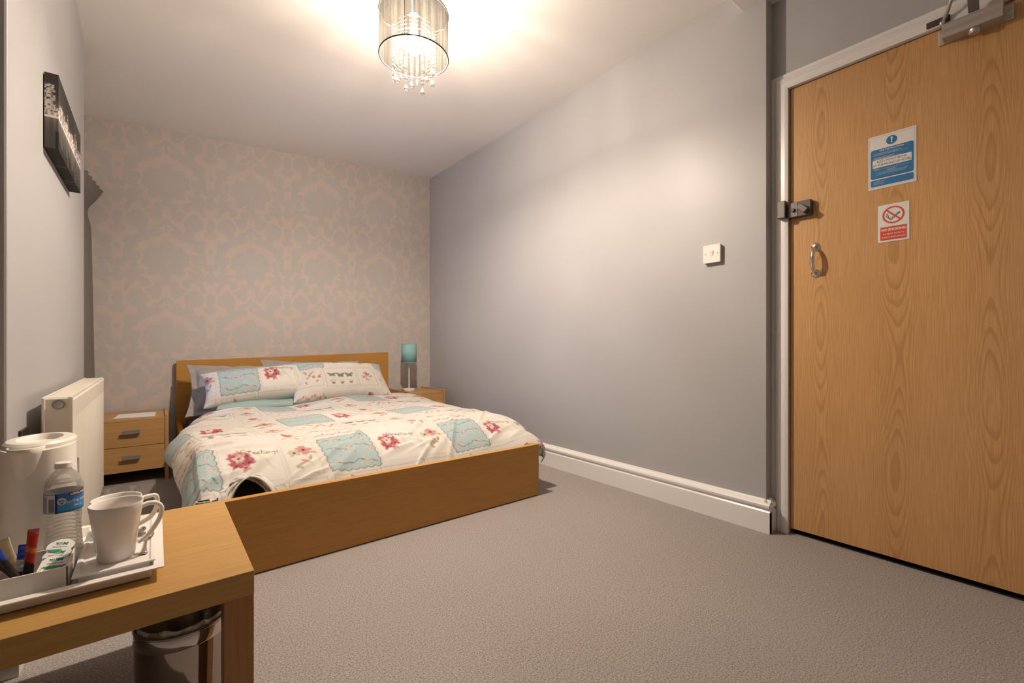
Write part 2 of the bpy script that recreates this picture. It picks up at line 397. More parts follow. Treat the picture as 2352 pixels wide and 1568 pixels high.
# window wall with opening
WY0, WY1, WZ0, WZ1 = 3.28, 3.72, .72, 1.80
V, F = join([(boxv(XA-.25, XA, YF, WY0, 0, 2.6), BF), (boxv(XA-.25, XA, WY1, YB+.1, 0, 2.6), BF),
             (boxv(XA-.25, XA, WY0, WY1, 0, WZ0), BF), (boxv(XA-.25, XA, WY0, WY1, WZ1, 2.6), BF)])
struct(mesh('wall_window', V, F, 'wall_paint'))
win = thing('window_1', 'white framed window behind the grey curtain', 'window', (XA-.18, WY0, WZ0)); del win['category']; struct(win)
fr = []
for a, b, c, d in ((WY0, WY0+.04, WZ0, WZ1), (WY1-.04, WY1, WZ0, WZ1), (WY0, WY1, WZ0, WZ0+.04), (WY0, WY1, WZ1-.04, WZ1), (WY0, WY1, 1.27, 1.30)):
    fr.append((boxv(XA-.2, XA-.15, a, b, c, d), BF))
mesh('window_frame', *join(fr), 'window_white', win)
box('pane', (XA-.178, XA-.172, WY0+.03, WY1-.03, WZ0+.03, 1.28), 'window_glass', win)
box('pane', (XA-.178, XA-.172, WY0+.03, WY1-.03, 1.29, WZ1-.03), 'window_glass', win)
box('window_sill', (XA-.25, XA+.02, WY0-.02, WY1+.02, WZ0-.03, WZ0), 'trim_gloss', win, bevel=.004)

# ------------------------------------------------------------------ wallpaper
TW, TH = .525, .60
cv = Canvas(TW, TH, .0015, (0, 0, 0))
def dm(u, v, rx, ry, rot=0, serr=None, col=1, al=1):
    """mirrored pair in tile fractions, medallion axis at u=0, centre v=0; wraps round the tile"""
    for sg in (1, -1):
        for ox in (-1, 0, 1):
            for oy in (-1, 0, 1):
                cx, cy = (.5+sg*u+ox)*TW, (.5+v+oy)*TH
                if -.2 < cx < TW+.2 and -.2 < cy < TH+.2:
                    cv.ell(cx, cy, rx*TW, ry*TW, sg*rot, (col,)*3, al, serr, 0 if sg > 0 else (PI*(serr[0]+1) if serr else 0))
def dml(pts, wd, col=1, al=1):
    for sg in (1, -1):
        for ox in (-1, 0, 1):
            for oy in (-1, 0, 1): cv.line([((.5+sg*u+ox)*TW, (.5+v+oy)*TH) for u, v in pts], wd*TW, (col,)*3, al)
# medallion of acanthus leaves
dm(0, .02, .15, .20, 0, (15, .07)); dm(0, .20, .075, .075, 0, (9, .14)); dm(.115, .10, .11, .080, .9, (9, .13)); dm(.185, .075, .07, .052, .5, (8, .17))
dm(.14, .0, .12, .075, .35, (9, .11)); dm(.21, -.03, .055, .04, .2, (7, .14)); dm(.10, -.09, .10, .075, .6, (8, .12)); dm(.145, -.15, .058, .055, 0, (9, .09))
dm(0, -.13, .07, .11, 0, (9, .1)); dm(0, -.22, .05, .07, 0, (7, .1))
# stem, scrolls, pendant leaves
dm(.055, -.29, .05, .045, .2); dm(.09, -.33, .035, .09, -.25); dm(.12, -.415, .065, .085, -.5, (8, .12)); dm(.185, -.375, .04, .03, .2)
# fleur between medallions
dm(0, -.50, .018, .06); dm(.045, -.515, .055, .02, -1.0); dm(.09, -.555, .065, .026, -.35, (5, .08)); dm(0, -.59, .025, .05)
# ogee frame of leaves
dm(.13, -.645, .095, .06, -.35, (9, .14)); dm(.215, -.69, .075, .055, -.7, (8, .14)); dm(.255, -.62, .05, .075, .2, (7, .1)); dm(.30, -.73, .07, .055, -.8, (8, .12))
dm(.37, .22, .07, .10, -.35, (8, .1)); dm(.40, .12, .045, .11, .25); dm(.355, .04, .095, .07, -.5, (5, .07)); dm(.335, -.01, .035, .04, 0); dm(.43, -.02, .035, .10, .3)
dm(.315, -.075, .028, .036, .3, (3, .15)); dm(.355, -.075, .035, .042, -.3, (3, .15)); dm(.265, -.15, .030, .038, .2, (4, .1)); dm(.345, -.16, .075, .055, .7, (8, .1)); dm(.39, -.20, .06, .05, -.8, (7, .1))
dm(.285, -.235, .09, .04, .35, (8, .1)); dm(.37, -.28, .06, .035, -.8); dm(.405, -.345, .03, .065, .3); dm(.22, -.29, .045, .06, .3, (7, .1))
# roses and the column between them
dm(.305, -.49, .115, .115, 0, (17, .06)); dm(.305, -.40, .055, .04, 0, (9, .2))
dm(.5, -.49, .055, .10, 0, (13, .12)); dm(.5, -.2, .06, .10, 0, (11, .1)); dm(.5, -.60, .045, .05, 0, (7, .1)); dm(.46, -.63, .035, .055, .5); dm(.5, .155, .035, .04, 0, (7, .15)); dm(.5, -.06, .03, .08)
# fine veins scratched out of the leaves
for rr in (.03, .055, .08): dm(.305, -.49, rr, rr, 0, (5, .12), .55, .8); dm(.305, -.49, rr-.008, rr-.008, 0, (5, .12), 1, 1)
for k in range(6):
    a = .5+k*.42; dml([(.0, -.1), (.06*math.cos(a), -.02+.06*math.sin(a)), (.17*math.cos(a), .02+.17*math.sin(a))], .007, .45, .7)
dml([(.355, .10), (.40, .03), (.35, .0), (.325, .04)], .008, .3, .8); dml([(.09, -.26), (.11, -.33), (.12, -.46)], .007, .45, .7)
dml([(.07, -.28), (.03, -.29), (.04, -.32), (.065, -.305)], .008, .2, .8); dml([(.13, -.62), (.2, -.70), (.3, -.76)], .007, .45, .7)
NX, NZ = 512, 500
x = np.linspace(XA-.02, XR+.02, NX); z = np.linspace(0, 2.52, NZ); gx, gz = np.meshgrid(x, z)
zp = gz+(XR-gx)*.055*np.clip((gz-.7)/1.3, 0, 1.1)
f = cv.sample(gx.ravel()-.06+TW/2, zp.ravel()-2.10+TH/2)[:, :1]
ground, leaf = np.array((.585, .497, .445)), np.array((.50, .47, .44))
Vw = np.stack([gx, np.full_like(gx, YB), gz], -1).reshape(-1, 3)
wb = mesh('wall_back', Vw, gridq(NZ, NX), 'wallpaper'); paintv(wb, ground*(1-f)+leaf*f); struct(wb, 'damask wallpaper in grey on dusty pink')
struct(box('wall_back_core', (XA-.25, 2.45, YB+.001, YB+.12, 0, 2.6), 'wall_paint'))

# ------------------------------------------------------------------ skirting, architrave
SK = [(0, 0), (.024, 0), (.024, .094), (.019, .100), (.019, .106), (.026, .114), (.027, .124), (.021, .133), (.010, .140), (.006, .146), (0, .146)]
struct(fixn(mesh('baseboard_right', *join([extrude(SK, lambda a, b, t: (XR-a, t, b), YE-.024, YB),
      extrude(SK, lambda a, b, t: (t, YE-a, b), XR-.02, XW-.02)]), 'trim_gloss')), 'moulded white skirting board')
struct(fixn(mesh('baseboard_back', *extrude(SK, lambda a, b, t: (t, YB-a, b), XA, XR-.02), 'trim_gloss')))
struct(fixn(mesh('baseboard_left', *join([extrude(SK, lambda a, b, t: (XL+a, t, b), YN-.024, YF),
      extrude(SK, lambda a, b, t: (t, YN-a, b), -1.6, XL)]), 'trim_gloss')))
AR = [(0, 0), (.022, 0), (.024, .012), (.022, .028), (.017, .030), (.017, .034), (.020, .040), (.016, .050), (.010, .058), (.010, .072), (0, .072)]  # from opening outwards
V, F, n_ = [], [], len(AR)
for a, b in AR:
    V += [(XW-a, DY1-.016+b, 0), (XW-a, DY1-.016+b, DZ-.016+b), (XW-a, DY0+.016-b, DZ-.016+b), (XW-a, DY0+.016-b, 0)]
for k in range(n_):
    q_ = (k+1) % n_
    for j_ in range(3): F.append((4*k+j_, 4*k+j_+1, 4*q_+j_+1, 4*q_+j_))
F += [tuple(4*k for k in range(n_)), tuple(4*k+3 for k in range(n_))]
struct(fixn(mesh('trim_1', V, F, 'trim_gloss')), 'white moulded door architrave')
struct(mesh('trim_4', *join([(boxv(XW-.004, XW+.14, DY1-.012, DY1, 0, DZ), BF), (boxv(XW-.004, XW+.14, DY0, DY0+.012, 0, DZ), BF), (boxv(XW-.004, XW+.14, DY0, DY1, DZ-.012, DZ), BF)]), 'trim_gloss'), 'white door lining')

# ------------------------------------------------------------------ door
XD = 2.216
dr = thing('door_1', 'oak veneer fire door', 'door', (XD, DY0, 0)); del dr['category']; struct(dr)
box('door_leaf', (XD, XD+.044, DY0+.016, .8040, .012, 1.9915), 'door_oak', dr, bevel=.0015)
box('gap_shade_strip', (XD+.01, XD+.1, DY0+.016, DY1-.014, -.0108, -.006), 'dark_gap', dr)  # black strip stands in for the shade below the door
# pull handle
hp = mesh('pull_handle', *tube([(XD-.008, .705, 1.262), (XD-.022, .705, 1.255), (XD-.033, .705, 1.240), (XD-.038, .705, 1.207), (XD-.033, .705, 1.172), (XD-.022, .705, 1.158), (XD-.008, .705, 1.152)],
        [.006, .006, .007, .0085, .007, .006, .006], 12), 'chrome', dr, smooth=True)
for zz in (1.264, 1.150):
    mesh('handle_rose', *lathe([(1e-5, -.010), (.010, -.009), (.016, -.005), (.019, 0), (1e-5, 0)], (XD-.0005, .705, zz), 24, axis='X'), 'chrome', hp, smooth=True, angle=50)
    for da in (.5, 2.1, 4.2): mesh('screw', *disc((XD-.0075, .705+.011*math.cos(da), zz+.011*math.sin(da)), .0022, .002, 8, 'X'), 'brown_rim', hp)
# night latch
lk = box('night_latch', (XD-.026, XD, .714, .806, 1.405, 1.472), 'bronze_lock', dr, bevel=.003)
box('latch_plate', (XD-.0275, XD-.024, .765, .805, 1.407, 1.470), 'bronze_light', lk, bevel=.001)
mesh('snib_button', *lathe([(1e-5, -.036), (.007, -.036), (.008, -.034), (.008, -.026), (1e-5, -.026)], (XD, .783, 1.437), 20, axis='X'), 'bronze_lock', lk, smooth=True, angle=40)
kn = extrude([(-.012, -.022), (.012, -.022), (.012, .010), (.006, .019), (-.006, .019), (-.012, .010)],
             lambda a, b, t: (t, .742+(a*math.cos(.75)-b*math.sin(.75))*-1, 1.436+(a*math.sin(.75)+b*math.cos(.75))), XD-.050, XD-.027)
fixn(mesh('latch_knob', *kn, 'bronze_light', lk, bevel=.002))
struct(box('trim_2', (XW-.050, XW-.018, .797, .829, 1.400, 1.475), 'bronze_light', bevel=.003), 'bronze latch keep on the door frame')
# closer
ck = [(0, 1.930), (-.052, 1.930), (-.054, 1.934), (-.054, 1.945), (-.048, 1.962), (-.046, 1.978), (-.043, 1.984), (0, 1.984)]
cl = fixn(mesh('door_closer', *extrude(ck, lambda a, b, t: (XD+a, t, b), .150, .298), 'closer_silver', dr, bevel=.0012))
for y0, y1 in ((.292, .312), (.128, .152)):
    pl = box('end_plate', (XD-.006, XD, y0, y1, 1.929, 1.980), 'aluminium', cl, bevel=.001)
    for zz in (1.941, 1.966): mesh('screw', *disc((XD-.0075, (y0+y1)/2-.001, zz), .006, .002, 14, 'X'), 'closer_silver', cl)
mesh('adjuster_cap', *lathe([(1e-5, -.015), (.013, -.015), (.0165, -.011), (.017, 0), (1e-5, 0)], (XD-.030, .218, 1.931), 28), 'aluminium', cl, smooth=True, angle=40)
mesh('main_arm', *extrude([(.205, 1.985), (.232, 1.985), (.235, 2.16), (.205, 2.16)], lambda a, b, t: (t-(b-1.98)*.5, a, b), XD-.047, XD-.040), 'bronze_light', cl, bevel=.001)
mesh('forearm_rod', *tube([(XW-.030, .296, 2.000), (XW-.062, .272, 2.052), (XW-.10, .242, 2.115), (XW-.125, .222, 2.16)], [.0065, .0055, .0055, .0055], 12), 'closer_silver', cl, smooth=True)
struct(box('trim_3', (XW-.030, XW-.021, .276, .338, 1.984, 2.004), 'bronze_lock', bevel=.001), 'steel closer arm bracket on door head')
V, F = sphere((XW-.032, .300, 1.996), .009); mesh('arm_joint', V, F, 'chrome', cl, smooth=True)

# signs on the door (flat print on thin plates)
def on_door(cy, cz, off):
    return lambda V: np.stack([XD-off-V[:, 2], cy-V[:, 0], cz+V[:, 1]], 1)
def plate(name, cy, cz, w, h, r, off, material, parent, t=.0003):
    p = []
    for a, b, a0 in ((w/2-r, -h/2+r, -PI/2), (w/2-r, h/2-r, 0), (-w/2+r, h/2-r, PI/2), (-w/2+r, -h/2+r, PI)):
        p += [(a+r*math.cos(a0+k*PI/8), b+r*math.sin(a0+k*PI/8)) for k in range(5)]
    return fixn(mesh(name, *extrude(p, lambda a, b, q: (XD-q, cy-a, cz+b), off, off+t), material, parent))
cy, cz = .447, 1.563
sg = thing('fire_instructions_sign', 'blue and white fire instructions notice stuck on the oak door', 'sign', (XD, cy, cz-.105))
plate('backing', cy, cz, .146, .211, .001, .0002, 'sign_white', sg, .0012)
o1, o2, o3 = .0015, .0019, .0023
plate('blue_panel', cy, cz-.007, .130, .116, .007, o1, 'sign_blue', sg); plate('blue_panel', cy, cz-.082, .130, .026, .005, o1, 'sign_blue', sg)
fixn(mesh('symbol', *lathe([(1e-5, -.0003), (.0168, -.0003), (.0168, 0), (1e-5, 0)], (XD-o1, cy, cz+.076), 36, axis='X'), 'sign_blue', sg))
mesh('exclamation_mark', *join([extrude([(-.0012, -.004), (.0012, -.004), (.0032, .009), (.002, .0115), (-.002, .0115), (-.0032, .009)], lambda a, b, q: (XD-q, cy-a, cz+.0765+b), o2, o2+.0002),
     lathe([(1e-5, -.0003), (.0026, -.0003), (.0026, 0), (1e-5, 0)], (XD-o2, cy, cz+.0675), 14, axis='X')]), 'sign_white', sg)
plate('text_box', cy, cz-.006, .118, .031, .0005, o2, 'sign_white', sg)
mesh('lettering', *text('RED POST BOX', .0132, on_door(cy, cz+.0005, o3), .0001), 'ink_black', sg)
mesh('lettering', *text('AT THE FRONT OF HOTEL', .0116, on_door(cy, cz-.0130, o3), .0001, spacing=.82), 'ink_black', sg)
mesh('lettering', *text('FIRE INSTRUCTIONS', .0082, on_door(cy, cz+.044, o2), .0001, .0001), 'sign_white', sg)
mesh('lettering', *text('IMPORTANT', .0052, on_door(cy, cz-.037, o2), .0001), 'sign_white', sg)
for zz, s in ((.034, 'IF YOU DISCOVER A FIRE OR SUSPECT A FIRE'), (.018, 'ON HEARING THE FIRE WARNING'), (-.027, 'GENERAL')):
    mesh('lettering', *text(s, .0042, on_door(cy+.056, cz+zz, o2), .0001, align='LEFT'), 'sign_white', sg)
V, F = join([(boxv(XD-o2-.0001, XD-o2, cy-b, cy-a, cz+zz, cz+zz+.0006), BF) for a, b, zz in
     ((-.056, .02, .030), (-.056, .05, .027), (-.056, .0, .014), (-.056, .03, .011), (-.056, .01, .0125), (-.056, .05, -.030), (-.05, .05, -.042), (-.04, .045, -.046), (-.045, .04, -.05), (-.056, -.02, -.076), (-.056, -.025, -.081), (-.056, -.02, -.086))])
mesh('small_print', V, F, 'sign_white', sg)
V, F = join([(boxv(XD-.0016, XD-.0014, cy-b, cy-a, cz+c, cz+d), BF) for a, b, c, d in ((-.068, .068, .0990, .0994), (-.068, .068, -.0994, -.0990), (-.0684, -.068, -.099, .099), (.068, .0684, -.099, .099))])
mesh('keyline', V, F, 'brown_rim', sg)
cy, cz = .442, 1.316
sg = thing('no_smoking_sign', 'white and red no smoking notice below the blue one on the door', 'sign', (XD, cy, cz-.072))
plate('backing', cy, cz, .095, .146, .001, .0002, 'sign_white', sg, .0012)
plate('red_panel', cy, cz-.040, .080, .052, .002, o1, 'sign_red', sg)
pr = []
for i in range(49):
    a = 2*PI*i/48; pr.append((math.cos(a), math.sin(a)))
V = [(XD-o2, cy-r*c, cz+.030+r*s) for r in (.0335, .0275) for c, s in pr]; F = [(i, i+1, 49+i+1, 49+i) for i in range(48)]
mesh('prohibition_ring', V, F, 'sign_red', sg)
def strip(x0, y0, x1, y1, wd, off):
    dx, dy = x1-x0, y1-y0; L = math.hypot(dx, dy); nx, ny = -dy/L*wd/2, dx/L*wd/2
    P = [(x0+nx, y0+ny), (x1+nx, y1+ny), (x1-nx, y1-ny), (x0-nx, y0-ny)]
    return extrude(P, lambda a, b, q: (XD-q, cy-a, cz+.030+b), off, off+.0002)
mesh('prohibition_bar', *strip(-.021, .021, .021, -.021, .0055, o3), 'sign_red', sg)
cg = [(-.011, -.0165, .017, .0085), (-.008, -.0195, .020, .0055), (.017, .0085, .020, .0055), (-.011, -.0165, -.008, -.0195), (.014, .0058, .017, .0028)]
cg += [(-.012, -.015, -.016, -.008), (-.016, -.008, -.014, -.003), (-.014, -.003, -.019, 0), (-.019, 0, -.0205, .004), (-.0205, .004, -.015, .007), (-.014, -.012, -.020, -.006), (-.020, -.006, -.022, -.001), (-.013, -.013, -.0105, -.009)]
mesh('cigarette_symbol', *join([strip(a, b, c, d, .0016, o2) for a, b, c, d in cg]), 'ink_black', sg)
mesh('lettering', *text('NO SMOKING', .0125, on_door(cy, cz-.0265, o2), .0001, .0004, .92), 'sign_white', sg)
mesh('lettering', *text('It is against the law to', .0072, on_door(cy, cz-.042, o2), .0001, .0001), 'sign_white', sg)
mesh('lettering', *text('smoke in these premises', .0072, on_door(cy, cz-.055, o2), .0001, .0001), 'sign_white', sg)

KD = .98664                                  # the door measures a little under the first survey: fit it to its frame
for o in [dr]+[o for o in COL.objects if o.name.startswith(('fire_instructions_sign', 'no_smoking_sign'))]:
    o.scale = (1, KD, KD); o.location.y *= KD; o.location.z = o.location.z*KD+.84*(1-KD)

# ------------------------------------------------------------------ light switch
sw = thing('light_switch', 'square white light switch on the grey wall', 'light switch', (XR, 1.11, 1.245))
box('wall_box', (XR-.014, XR, 1.0695, 1.1535, 1.2435, 1.3275), 'white_plastic', sw, bevel=.002)
box('face_plate', (XR-.020, XR-.014, 1.067, 1.154, 1.241, 1.329), 'white_plastic', sw, bevel=.0018)
mesh('rocker', *extrude([(-.020, -.014), (-.0245, .014), (-.019, .0145), (-.019, -.0145)], lambda a, b, t: (XR+a, t, 1.285+b), 1.102, 1.118), 'white_plastic', sw, bevel=.0008)
for yy in (1.080, 1.141): mesh('screw', *disc((XR-.021, yy, 1.285), .0032, .0012, 12, 'X'), 'handle_grey', sw)

# ================================================================== BED
BX0, BX1, BY0, BY1 = .115, 1.675, 1.866, 4.0
bed = thing('bed_frame', 'low oak veneer double bed frame with panel headboard', 'bed', (.9, BY0, 0))
V = np.array(boxv(BX0, BX1+.015, BY1-.03, BY1, 0, .77)); V[[4, 7], 2] = .727
mesh('headboard', V, BF, 'oak_along_x', bed, bevel=.0015)
box('footboard', (BX0, BX1, BY0, BY0+.03, .004, .286), 'oak_along_x', bed, bevel=.0015)
for a, b in ((BX0+.003, BX0+.03), (BX1-.03, BX1-.003)): box('side_rail', (a, b, BY0+.03, BY1-.03, .06, .283), 'oak_along_y', bed, bevel=.001)
box('slat_base', (BX0+.03, BX1-.03, BY0+.05, BY1-.05, .13, .155), 'oak_along_x', bed)
tag(box('mattress', (.155, 1.635, 2.07, 3.955, .158, .325), 'mattress_cloth', bevel=.06, seg=4), 'dark covered mattress under the floral duvet', 'mattress')

# bedding print
CR = (.57, .54, .49)
W_, H_ = .62, .58
bc = Canvas(W_, H_, .0015, CR)
RO, PK, PL, GR, BL, DK, TN, LB = (.37, .085, .11), (.48, .215, .205), (.55, .35, .30), (.31, .275, .15), (.345, .435, .435), (.07, .058, .055), (.45, .37, .26), (.40, .455, .475)
def flower(x, y, r, c, c2=None, n=5):
    for k in range(n):
        a = 2*PI*k/n+rng.rand(); bc.ell(x+r*.55*math.cos(a), y+r*.55*math.sin(a), r*.62, r*.36, a, c, .95, (7, .18))
    bc.ell(x, y, r*.24, r*.24, 0, c2 or DK)
def leafp(x, y, l, a, c=GR): bc.ell(x, y, l, l*.42, a, c, .85, (6, .08)); bc.line([(x-l*math.cos(a), y-l*math.sin(a)), (x+l*math.cos(a), y+l*math.sin(a))], .0015, TN, .7)
def sprig(x, y, s, pal, n=9, al=.85):
    for k in range(n): bc.ell(x+rng.randn()*s, y+rng.randn()*s*.7, .002+.003*rng.rand(), .0016+.002*rng.rand(), rng.rand()*3, pal[k % len(pal)], al)
def butterfly(x, y, s, c=DK):
    for sg in (1, -1):
        bc.ell(x+sg*s*.55, y+s*.35, s*.62, s*.33, sg*.6, c, .8, (5, .1)); bc.ell(x+sg*s*.42, y-s*.25, s*.40, s*.28, -sg*.6, c, .75, (5, .1))
        bc.ell(x+sg*s*.6, y+s*.38, s*.28, s*.12, sg*.6, TN, .55)
    bc.line([(x, y-s*.5), (x, y+s*.5)], .003, DK)
# blue scalloped patch
bc.rect(.018, .236, .192, .418, DK, .75, .012, (92, .0075)); bc.rect(.0222, .2318, .1962, .4138, BL, 1, .012, (92, .0075))
for yy, ph in ((.385, 0), (.315, 1.2), (.225, 2.2)):
    P = [(.03+t*.195, yy+.009*math.sin(t*9+ph)+.004*math.sin(t*23)) for t in np.linspace(0, 1, 26)]
    bc.line(P, .0024, DK, .8)
    for k in (3, 10, 17, 23): bc.ell(P[k][0], P[k][1], .008, .003, ph+k, DK, .55)
for x0, y0 in ((.07, .38), (.20, .365), (.125, .31), (.055, .235), (.175, .225), (.215, .29)):
    sprig(x0, y0, .013, (PL, (.60, .48, .41), PK, TN), 26, .9)
sprig(.12, .30, .06, (PL, PK), 30)
# greetings card with bouquet
bc.rect(.252, .462, .205, .402, (.62, .585, .53), .7); bc.frame(.252, .462, .205, .402, .0022, LB, .7, rad=.006)
bc.line([(.345, .37), (.385, .36), (.40, .325), (.37, .315), (.41, .30), (.43, .26)], .010, (.50, .44, .35), .55); bc.ell(.385, .30, .035, .013, .7, (.51, .455, .36), .6)
for k, (x0, y0) in enumerate(((.30, .345), (.325, .36), (.345, .335), (.30, .31), (.325, .30), (.348, .305), (.315, .33), (.33, .275), (.30, .285))):
    flower(x0, y0, .022, (RO, PK, RO)[k % 3] if k != 6 else (.58, .42, .37))
GL = dict(G=(.95, [[(.9, .85), (.55, 1), (.15, .75), (.1, .25), (.45, 0), (.85, .15), (.9, .45), (.55, .45)], [(.88, .3), (.95, .05)]]), r=(.5, [[(0, 0), (.12, .5), (.14, .36), (.4, .55), (.5, .45)]]),
 e=(.5, [[(.02, .22), (.4, .3), (.34, .5), (.14, .45), (.06, .2), (.2, 0), (.5, .12)]]), t=(.42, [[(.22, .95), (.15, .1), (.4, .05)], [(0, .6), (.42, .62)]]), i=(.28, [[(.1, .5), (.1, .05), (.26, .05)], [(.11, .7), (.12, .72)]]),
 n=(.58, [[(.05, .5), (.07, 0), (.12, .35), (.36, .5), (.42, .05), (.56, .05)]]), g=(.5, [[(.45, .45), (.15, .45), (.1, .15), (.4, .12), (.45, .45), (.42, -.4), (.05, -.45)]]), s=(.4, [[(.38, .5), (.12, .44), (.34, .2), (.08, .02)]]))
xg = .330
for ch in 'Greetings':
    wd_, st_ = GL[ch]
    for p_ in st_: bc.line([(xg+a_*.027, .362+b_*.030-(xg-.33)*.12) for a_, b_ in p_], .0024, DK, .95)
    xg += wd_*.027+.0012
# flower card
bc.rect(.478, .607, .198, .410, (.61, .575, .515), .8); bc.frame(.478, .607, .198, .410, .0022, TN, .75, rad=.004); bc.frame(.483, .602, .203, .405, .0016, TN, .5)
flower(.562, .350, .030, PK, None, 8); flower(.522, .335, .024, (.43, .39, .29), None, 5)
for x0, y0, l0, a0 in ((.592, .325, .018, -.6), (.535, .262, .02, .3), (.575, .29, .016, 1.2), (.52, .245, .018, -.9)): leafp(x0, y0, l0, a0)
bc.ell(.552, .275, .022, .006, -.8, PK); bc.line([(.565, .33), (.56, .28), (.575, .245)], .002, GR, .8)
# upper row: pale toile, oval bouquet, pink script
bc.rect(.245, .470, .425, .572, (.60, .565, .52), .6)
for k in range(26): sprig(.26+.195*rng.rand(), .435+.125*rng.rand(), .011, ((.54, .41, .36), (.49, .45, .36), (.56, .46, .41)), 12, .5)
bc.frame(.238, .476, .420, .576, .003, LB, .45, dash=.012)
bc.frame(.488, .606, .428, .566, .0045, LB, .75, rad=.035); bc.frame(.496, .598, .436, .558, .0016, TN, .5, rad=.03)
for k in range(6): flower(.535+.03*rng.rand(), .505+.03*rng.rand(), .015, (RO, PK)[k % 2])
for a0 in (.2, 2.2, -.8, 3.6): leafp(.548+.03*math.cos(a0), .49+.035*math.sin(a0), .014, a0)
bc.line([(.548, .50), (.552, .46), (.57, .445)], .002, GR, .7)
for yy in (.535, .465):
    for k in range(9): bc.ell(.045+k*.019, yy+.008*math.sin(k*1.7), .010, .006, k*.9, (PK, RO)[k % 2], .75, (5, .2))
    leafp(.03, yy-.004, .014, .3); leafp(.215, yy-.006, .014, -.4)
bc.line([(.02+t*.2, .443+.006*math.sin(t*30)) for t in np.linspace(0, 1, 30)], .0018, LB, .7)
# lower row: leaf stamp, butterflies, dotted card
bc.frame(.018, .205, .025, .172, .0024, (.30, .18, .14), .7)
for k in range(16): leafp(.03+.16*rng.rand(), .04+.12*rng.rand(), .011+.006*rng.rand(), rng.rand()*3, (RO, (.36, .14, .09), GR, PK)[k % 4])
bc.frame(.225, .445, .012, .178, .0034, DK, .75, dash=.0085)
for x0 in (.272, .335, .398): butterfly(x0, .105, .028); bc.line([(x0-.024+t*.048, .058+.002*math.sin(t*40)) for t in np.linspace(0, 1, 16)], .002, DK, .6)
for x0 in (.272, .335, .398): butterfly(x0, .037, .013)
bc.frame(.462, .608, .012, .182, .0028, (.30, .24, .16), .7); bc.frame(.469, .601, .019, .175, .002, TN, .8, dash=.008)
flower(.535, .115, .026, PK); flower(.508, .085, .02, (.43, .39, .29)); leafp(.565, .09, .02, .6); leafp(.53, .06, .018, -.7); sprig(.54, .07, .03, (RO, GR), 22)

# duvet
def profile(k1, L1, k2):
    """arc of curvature k1 for length L1, then k2; returns lookups g(L), h(L)"""
    L = np.linspace(0, 1.2, 1201); k = np.where(L < L1, k1, k2); th = np.minimum(np.cumsum(k)*.001, 2.75); th[0] = 0
    g = np.cumsum(np.cos(th))*.001; h = np.cumsum(np.sin(th))*.001
    return lambda q: (np.interp(q, L, g), np.interp(q, L, h))
left_p, right_p, foot_p = profile(7.5, .16, 16.), profile(3.2, .16, 17.), profile(2.7, .41, 16.)
def fnoise(x, y, sc, seed, n=7):
    r = np.random.RandomState(seed); o = np.zeros_like(x)
    for k in range(n):
        a = r.rand()*2*PI; f = sc*(.5+1.2*r.rand()); o += np.sin((x*math.cos(a)+y*math.sin(a))*f+r.rand()*6+1.2*np.sin((x*math.sin(a)-y*math.cos(a))*f*.6+r.rand()*6))
    return o/n
xl, xr, yf, yh = .165, 1.57, 2.27, 3.47          # the flat part of the top
s = np.arange(xl-.29, xr+.27, .0031); t = np.arange(yf-.49, yh, .0031)
SX, TY = np.meshgrid(s, t)
ol, orr, of = np.maximum(xl-SX, 0), np.maximum(SX-xr, 0), np.maximum(yf-TY, 0)
# the left foot corner hangs free of the frame
cor = np.exp(-((SX-.02)/.16)**2)*np.clip((2.25-TY)/.3, 0, 1)
gl, hl = left_p(ol); gr, hr = right_p(orr); gf, hf = foot_p(of)
hs = hl+hr
X = np.clip(SX, xl, xr)-gl+gr; Y = np.maximum(TY, yf)-gf
Z = .425-np.sqrt(hs**2+hf**2+.35*hs*hf)
edge = np.clip((hs+hf)/.1, 0, 1)
Z += .020*fnoise(SX, TY, 6.5, 3)*(1-.55*edge)+.007*fnoise(SX, TY, 15, 5)+.012*np.exp(-((SX-.9)/.55)**2)*np.clip((TY-2.2)/.5, 0, 1)
Z += .035*np.clip((TY-2.9)/.5, 0, 1)*np.exp(-((SX-1.3)/.5)**2)
X += .010*fnoise(SX, TY, 14, 8)*np.clip(ol/.08, 0, 1)+.008*fnoise(SX, TY, 12, 9)*np.clip(orr/.1, 0, 1)
Y += .010*fnoise(SX, TY, 16, 10)*np.clip((of-.15)/.2, 0, 1)
r = np.random.RandomState(5)
for k in range(46):                                # creases, mostly towards the foot
    cx, cy_, a = .1+1.6*r.rand(), 1.95+.42*r.rand()**1.5, r.uniform(.2, 1.1) if r.rand() < .75 else r.uniform(-1.2, -.2)
    if k > 30: cx, cy_, a = .05+.2*r.rand(), 1.9+1.5*r.rand(), r.uniform(-.5, .5)
    u = (SX-cx)*math.cos(a)+(TY-cy_)*math.sin(a); v = -(SX-cx)*math.sin(a)+(TY-cy_)*math.cos(a)+.3*u*u
    Z += r.uniform(.004, .0145)*np.exp(-(v/r.uniform(.008, .02))**2)*np.exp(-(u/r.uniform(.06, .16))**2)*np.clip((TY-1.82)/.12, 0, 1)
